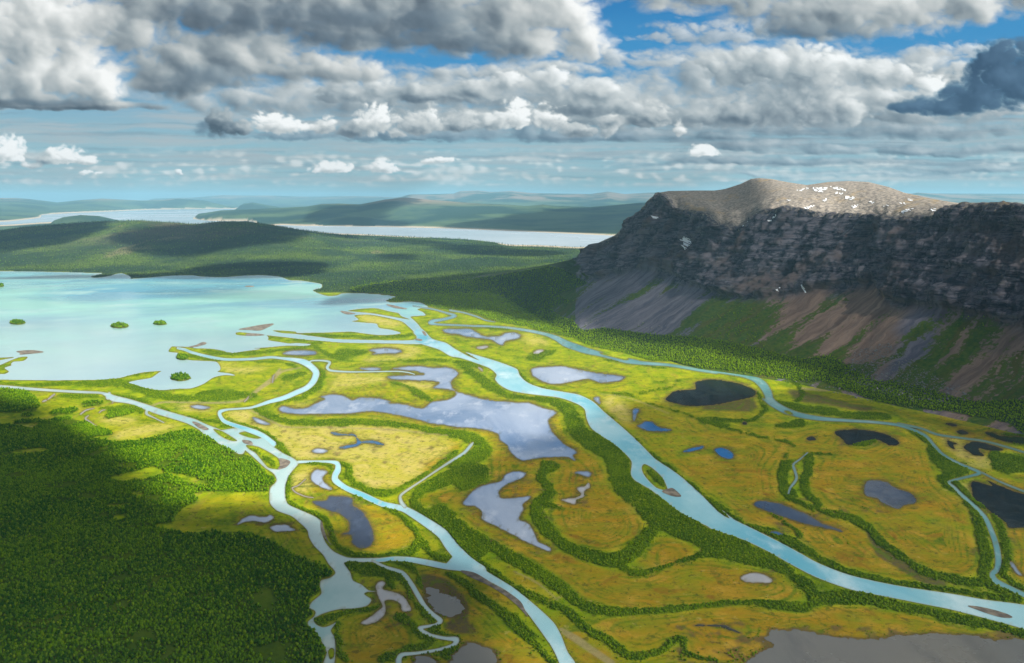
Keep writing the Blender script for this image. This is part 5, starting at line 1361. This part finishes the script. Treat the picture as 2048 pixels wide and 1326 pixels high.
def vegetation():
    G = FG['ground']; M = FG['mount']
    Yc = cellmean(G['Y'])
    pxa = (Yc * CP + CAM_H * SP)**3 / (FPX**2 * CAM_H)
    vis = (cellmean(G['cx']) > -330) & (cellmean(G['cx']) < 2400) & (cellmean(G['cy']) < 1430)
    near = cellmean(G['near']); foot = cellmean(G['foot']); band = cellmean(G['band']); far = cellmean(G['far']); wt = cellmean(G['water'])
    gaps = smooth(-.45, -.05, fbm(cellmean(G['X']) / 70, Yc / 70, 3))
    dens = lambda base, k=2.2: np.minimum(base, 1 / (k * pxa))
    # birch woods
    pb = clearance(area_points(G, vis * smooth(.35, .8, near) * dens(1 / 8., 1.3) * gaps))
    pf = clearance(area_points(G, vis * smooth(.3, .8, foot) * dens(1 / 24., 1.8) * (1 - smooth(.1, .5, near)) * gaps))
    # scattered trees on the mountain foot
    pm = area_points(M, (cellmean(M['ZN']) >= 1) * (cellmean(M['ZN']) < 2.0) * smooth(.25, .8, cellmean(M['forest']) + .35 * smooth(.5, 1.0, cellmean(M['green'])) * (cellmean(M['PY']) > 600)) * np.minimum(1 / 26., 1 / (1.4 * (cellmean(M['Y']) + 100)**3 / (FPX**2 * CAM_H))) * (cellmean(M['cx']) < 2300))
    # willow along the water, and loose bushes on the meadows
    loose = .08 * smooth(.05, .5, fbm(cellmean(G['X']) / 120, Yc / 120, 4)) * (Yc < 5200) * (1 - smooth(.0, .3, wt)) * (1 - smooth(.2, .6, cellmean(sample(CH['ochre'], G['cx'], G['cy']))))
    halo = (cellmean(sample(CH['halo'], G['cx'], G['cy'])) + .5 * cellmean(sample(CH['scroll'], G['cx'], G['cy']))) * .20 * smooth(-.2, .4, fbm(cellmean(G['X']) / 26, Yc / 26, 3)) * (Yc < 5200)
    fringe = blur(CH['water'], 4, 2)
    fr = cellmean(sample(smooth(.10, .25, fringe) * (1 - smooth(.3, .5, CH['water'])) * (1 - CH['bars']), G['cx'], G['cy'])) * .18 * (Yc < 5000)
    wv = smooth(.1, .95, band)**1.3 + loose + fr + halo
    pw = clearance(area_points(G, vis * np.clip(wv, 0, 1) * dens(1 / 4., 1.0) * (1 - smooth(.3, .7, near))))
    # far woods
    farw = smooth(.3, .9, far) * (Yc < 13500) * (.35 + .65 * smooth(-.35, .2, fbm(cellmean(G['X']) / 400, Yc / 400, 4)))
    ps = area_points(G, vis * farw * dens(1 / 60., 2.8))
    cx, cy = world_px(ps[:, 0], ps[:, 1], ps[:, 2]); ps = ps[sample(CH['lake'], *world_px(ps[:, 0], ps[:, 1], 0 * ps[:, 0])) < .3]
    # islands in the lake
    pi_ = []
    for mx, my, ex, ey, tall in FG['isles']:
        if not tall: continue
        nI = int(240 * tall)
        k = rng.integers(0, len(ex), nI); s = np.sqrt(rng.random(nI)) * .95; jit = rng.random(nI)
        k2 = (k + 1) % len(ex)
        pi_.append(np.stack([mx + (ex[k] * jit + ex[k2] * (1 - jit)) * s, my + (ey[k] * jit + ey[k2] * (1 - jit)) * s, 2.6 - 1.4 * s**3], -1))
    pi_ = np.concatenate(pi_)
    print('plants', len(pb), len(pf), len(pm), len(pw), len(ps), len(pi_))

    # the 300 birches and 300 willows that show largest are objects of their own
    def nearest(P, n, h, sep):
        cx, cy = world_px(P[:, 0], P[:, 1], P[:, 2] + h / 2)
        ok = np.nonzero((cx > 6) & (cx < 2042) & (cy < 1322))[0]
        ok = ok[np.argsort(P[ok, 1] + P[ok, 2] * 0)]
        sel = []; pts = np.zeros((0, 2))
        for i in ok:
            if len(sel) >= n: break
            if len(pts) and np.min(np.hypot(*(pts - P[i, :2]).T)) < sep: continue
            sel.append(i); pts = np.concatenate([pts, P[i:i + 1, :2]])
        return np.array(sel)
    hb = nearest(pb, 300, 7, 4.2)
    hw = nearest(pw, 300, 3, 2.8)
    trunks = [trunk_mesh(5.5, .16, 60 + i) for i in range(3)]
    hero = [crown_mesh('crown', h, w, b, 260, BIRCH_M, 70 + s, 'round', .36) for s, (h, w, b) in enumerate([(7.4, 4.9, 1.2), (8.4, 4.6, 1.5), (6.4, 5.2, 1.0), (9.0, 5.0, 1.8)])]
    roots = []
    for k in range(4):
        r = bpy.data.objects.new('birch_tree', None); COL.objects.link(r)
        tag(r, 'dark green mountain birch in the nearest rows of the forest at the bottom left', 'birch tree', 'birch trees along the near edge of the forest')
        c = link('crown', hero[k], r); t_ = link('trunk', trunks[k % 3], r)
        roots.append((r, c, t_))
    for n, i in enumerate(hb):
        r, c, t_ = roots[n % 4]
        if n >= 4:
            r2 = r.copy(); COL.objects.link(r2)
            for ch in (c, t_):
                q = ch.copy(); q.parent = r2; COL.objects.link(q)
            r = r2
        r.location = pb[i] - [0, 0, .2]; r.rotation_euler = (0, 0, rng.random() * 6.28); s = .5 + .5 * rng.random(); r.scale = (s, s, s)
    pw_lab = 'bright green willow bush in the nearest river bank thickets along the bottom edge'
    w0 = []
    hw_m = [crown_mesh('willow', h, w, -.3, 150, WILLOW_M, 80 + s, 'bush', .34) for s, (h, w) in enumerate([(3.2, 4.2), (4.0, 4.4), (2.6, 3.8), (4.8, 4.6)])]
    for n, i in enumerate(hw):
        if n < 4: o = tag(link('willow_bush', hw_m[n]), pw_lab, 'bush', 'willow bushes along the near river banks'); w0.append(o)
        else: o = w0[n % 4].copy(); COL.objects.link(o)
        o.location = pw[i] - [0, 0, .1]; o.rotation_euler = (0, 0, rng.random() * 6.28); s = .5 + .4 * rng.random(); o.scale = (s, s, s)
    pb = np.delete(pb, hb, 0); pw = np.delete(pw, hw, 0)
    def sc(P, lo, hi, far0=2500., k=.35):
        return (lo + (hi - lo) * rng.random(len(P))**1.5) * (1 + k * np.clip((P[:, 1] - far0) / 3000., 0, 3))
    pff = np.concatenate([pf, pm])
    scatter_object('hillside_birch_woods', 'bright green birch woods on the lower slope at the mountain foot', pff, LIT_BIRCH, sc(pff, .42, 1.10))
    pbb = pb
    patch = 1 + .25 * fbm(pbb[:, 0] / 90, pbb[:, 1] / 90, 3)
    scatter_object('birch_forest', 'dense green birch forest at the bottom left', pbb, BIRCH, sc(pbb, .30, 1.0) * patch)
    bw = sample(CH['band'], *world_px(pw[:, 0], pw[:, 1], 0 * pw[:, 0]))
    scatter_object('willow_thicket', 'green willow thickets following the river banks', pw, WILLOW, sc(pw, .30, .95) * (.55 + .5 * bw))
    scatter_object('conifer_forest', 'far spruce forest beyond the pale lake', ps, SPRUCE + BIRCH[:1], sc(ps, .7, 1.15, 5200., .50))
    scatter_object('island_trees', 'dark trees covering the small islands in the lake', pi_, BIRCH + WILLOW, sc(pi_, .7, 1.2) * 1.1, .3)

    # boulders at the foot of the scree
    m, t = new_mat('boulder_rock')
    oi = t.n.new('ShaderNodeObjectInfo')
    t.out(t.principled(t.mix(t.noise(t.vmath('ADD', t.pos(), oi.outputs['Location']), .5, 4), (.10, .10, .11), (.30, .29, .28)), .9, .2))
    def rock(seed, mat=m):
        g = np.random.default_rng(seed)
        d = g.normal(size=(26, 3)); d /= np.linalg.norm(d, axis=1)[:, None]
        d *= (.75 + .35 * g.random(26))[:, None] * [1.25, 1.0, .8]
        import bmesh
        bm = bmesh.new()
        for q in d: bm.verts.new(q)
        r = bmesh.ops.convex_hull(bm, input=bm.verts)
        bmesh.ops.delete(bm, geom=[v for v in bm.verts if not v.link_faces], context='VERTS')
        me = bpy.data.meshes.new('boulder'); bm.to_mesh(me); bm.free(); me.materials.append(mat)
        return me
    rocks = [rock(i) for i in range(5)]
    apron = blank()
    put_fill(apron, T("P 1700,745 1720,705 1790,690 1850,735 1960,792 1910,812 1800,794 1720,768"))
    put_fill(apron, T("D 640,520 720,490 790,490 760,520 900,555 1060,610 1200,660 1500,690 1420,705 1200,690 1050,640 800,580 680,550"), .35)
    put_fill(apron, T("P 1160,640 1250,640 1340,655 1300,664 1200,658"), .25)
    pr = area_points(M, (cellmean(M['ZN']) >= 1) * cellmean(sample(apron, M['cx'], M['PY'])) * .020)
    pg = clearance(area_points(G, vis * cellmean(sample(apron, G['cx'], G['cy'])) * .006))
    pr = np.concatenate([pr, pg]); size = 1.0 + 2.6 * rng.random(len(pr))**3
    order = np.argsort(-size); big = order[:140]; rest = order[140:]
    tone = None
    b0 = []
    for n, i in enumerate(big):
        if n < 5: o = tag(link('boulder', rocks[n]), 'large grey boulder among the rubble where the scree meets the valley', 'boulder', 'large boulders at the foot of the scree'); b0.append(o)
        else: o = b0[n % 5].copy(); COL.objects.link(o)
        s = size[i] * 1.25; o.location = pr[i]; o.rotation_euler = (rng.random(), rng.random(), rng.random() * 6); o.scale = (s, s, s)
    if len(rest): scatter_object('boulder_rubble', 'grey boulder rubble at the foot of the scree', pr[rest], rocks, size[rest], 0)
    print('boulders', len(pr))
vegetation()
# ---------------------------------------------------------------- unseen clouds overhead, shaped and sheared to place the shade
def shade_clouds():
    m, t = new_mat('shade_cloud')
    cov = t.attr('cover')
    n = t.noise(t.pos(), 1 / 420, 6, .6)
    a = t.math('MULTIPLY', t.ramp(n, .30, .62, .85, 1.0), cov, clamp=True)
    df = t.n.new('ShaderNodeBsdfDiffuse'); t.put(df.inputs[0], (.86, .88, .90))
    tl = t.n.new('ShaderNodeBsdfTranslucent'); t.put(tl.inputs[0], (.80, .82, .85))
    mx = t.n.new('ShaderNodeMixShader'); mx.inputs[0].default_value = .15
    t.l.new(df.outputs[0], mx.inputs[1]); t.l.new(tl.outputs[0], mx.inputs[2])
    tp = t.n.new('ShaderNodeBsdfTransparent')
    m2 = t.n.new('ShaderNodeMixShader'); t.put(m2.inputs[0], a)
    t.l.new(tp.outputs[0], m2.inputs[1]); t.l.new(mx.outputs[0], m2.inputs[2])
    t.out(m2.outputs[0])

    foot = M_FOOT[(M_FOOT[:, 0] >= 920)]
    fX, fY = px_ground(foot[:, 0], foot[:, 1])
    def along(off0, off1, x_lo):
        k = foot[:, 0] >= x_lo
        a = np.stack([fX[k] + UP[0] * off0, fY[k] + UP[1] * off0], -1); b = np.stack([fX[k] + UP[0] * off1, fY[k] + UP[1] * off1], -1)
        P = np.concatenate([a, b[::-1]])
        px, py = world_px(P[:, 0], P[:, 1], 0 * P[:, 0])
        return np.stack([px, py], -1)
    K = [  # outline of the shade on the valley floor, cloud height, thickness of cover, blur, cell
     (T("P -420,815 60,800 140,860 190,910 240,965 320,1012 430,1025 560,1025 650,1060 780,1110 900,1150 1000,1230 1060,1320 1200,1521 -420,1521"), 2300, .90, 26, 60, 'A'),
     (T("P 880,925 1000,905 1130,850 1240,815 1400,800 1560,790 1700,800 1900,840 2479,900 2479,1521 1150,1521 1040,1300 980,1200 860,1120 780,1080 760,1010 860,950"), 2500, .64, 24, 70, 'B'),
     (T("P 640,612 690,585 740,572 860,556 1000,542 1160,540 1185,600 1175,655 1120,652 1060,640 980,622 900,612 800,603"), 2300, .86, 7, 60, 'C'),
     (T('P 1090,640 1165,672 1230,688 1297,701 1430,727 1565,748 1755,790 1990,840 2200,890 2200,850 2050,810 1900,770 1750,735 1640,708 1553,690 1514,683 1469,669 1427,661 1353,645 1263,637 1209,632 1126,617 1060,606 1020,602 1040,618'), 2300, .82, 1.2, 32, 'D'),
     (T("P 1660,745 1800,760 2100,790 2479,800 2479,930 2000,880 1850,850 1700,800 1600,778"), 2400, .72, 10, 60, 'E'),
     (T("P -420,500 0,488 60,484 140,480 200,486 160,500 60,512 -420,520"), 3600, .97, 3, 110, 'F'),
     (T("P 200,502 300,494 420,486 540,484 600,492 560,504 460,514 380,522 260,516"), 3600, .97, 3, 110, 'G'),
     (T("P 470,478 560,476 660,480 720,490 640,494 520,490"), 4200, .85, 3, 130, 'H'),
     (T("P -420,562 300,548 450,531 520,528 640,530 640,546 520,556 420,556 250,556"), 3200, .97, 3, 90, 'I'),
     (T("P 860,497 930,494 1060,499 1120,505 1060,512 960,511 900,505"), 3800, .88, 3, 110, 'J'),
     (T("P 740,484 830,484 900,492 840,493 770,490"), 4000, .8, 2, 120, 'K'),
     (T("P 760,513 820,511 840,519 780,520"), 3600, .7, 3, 90, 'L'),
     (T("P 900,452 990,446 1150,436 1260,438 1300,462 1180,466 1050,462 940,458"), 6500, .92, 2, 220, 'M'),
     (T("P 600,446 640,438 760,430 810,438 760,442 820,452 700,452"), 6500, .9, 2, 220, 'N'),
     (T("P 250,586 420,578 560,582 640,592 560,600 400,596"), 3000, .35, 6, 90, 'O'),
     (T("P 560,470 660,468 760,476 700,482 600,478"), 4200, .6, 2, 130, 'Q'),
     (T("P 1330,700 1440,700 1560,715 1660,735 1640,752 1500,745 1380,735 1330,722"), 2300, .0, 6, 60, 'R')]
    labs = {}
    for (P, H, op, bl, cell, key) in K:
        if op <= 0: continue
        mk = blank(); put_fill(mk, P)
        mk = blur(mk, bl, max(1, bl * .5))
        gX, gY = px_ground(P[:, 0], np.maximum(P[:, 1], 415))
        pad = cell * 8
        ax = np.arange(gX.min() - pad, gX.max() + pad, cell); ay = np.arange(gY.min() - pad, gY.max() + pad, cell)
        if len(ax) * len(ay) > 90000:
            f = math.sqrt(len(ax) * len(ay) / 90000); ax = np.arange(ax[0], ax[-1], cell * f); ay = np.arange(ay[0], ay[-1], cell * f)
        X, Y = np.meshgrid(ax, ay)
        sc = cell * 9
        ww = cell * (.7 if key == 'D' else 2.2)
        wx = fbm(X / sc, Y / sc, 3) * ww; wy = fbm(X / sc + 5, Y / sc, 3) * ww
        cx, cy = world_px(X + wx, Y + wy, 0 * X)
        v = sample(mk, cx, cy)
        v = v + (.22 if H < 3500 else .55) * fbm(X / (cell * 7), Y / (cell * 7), 4) * smooth(.02, .3, v) * (1 - smooth(.7, 1, v))
        cov = smooth(.08, .70, v) * op
        sx = SUN_DIR[0] / SUN_DIR[2] * H; sy = SUN_DIR[1] / SUN_DIR[2] * H
        top = H + 30 + np.sqrt(np.clip(v, 0, 1)) * 260 * (1 + .6 * fbm(X / (cell * 5), Y / (cell * 5), 4))
        bot = H - 25 * fbm(X / (cell * 4), Y / (cell * 4), 3)
        ii = np.arange(X.size).reshape(X.shape)
        keep = (np.maximum.reduce([cov[:-1, :-1], cov[1:, :-1], cov[:-1, 1:], cov[1:, 1:]]) > .012)
        r_, c_ = np.nonzero(keep)
        if not len(r_): continue
        q = np.stack([ii[r_, c_], ii[r_, c_ + 1], ii[r_ + 1, c_ + 1], ii[r_ + 1, c_]], -1)
        kx, ky = SUN_DIR[0] / SUN_DIR[2], SUN_DIR[1] / SUN_DIR[2]
        V = np.concatenate([np.stack([X + kx * top, Y + ky * top, top], -1).reshape(-1, 3), np.stack([X + kx * bot, Y + ky * bot, bot], -1).reshape(-1, 3)])
        F = np.concatenate([q, q[:, ::-1] + X.size])
        per = 1 - np.sqrt(1 - np.clip(cov, 0, .98))
        at = np.concatenate([per.ravel(), per.ravel()])
        uq, inv = np.unique(F, return_inverse=True)
        me = mesh_np('cloud', V[uq], inv.reshape(-1, 4), m, True, dict(cover=at[uq]))
        tag(link('cloud', me), 'unseen cloud overhead, shaped to shade the valley', kind='structure')
shade_clouds()
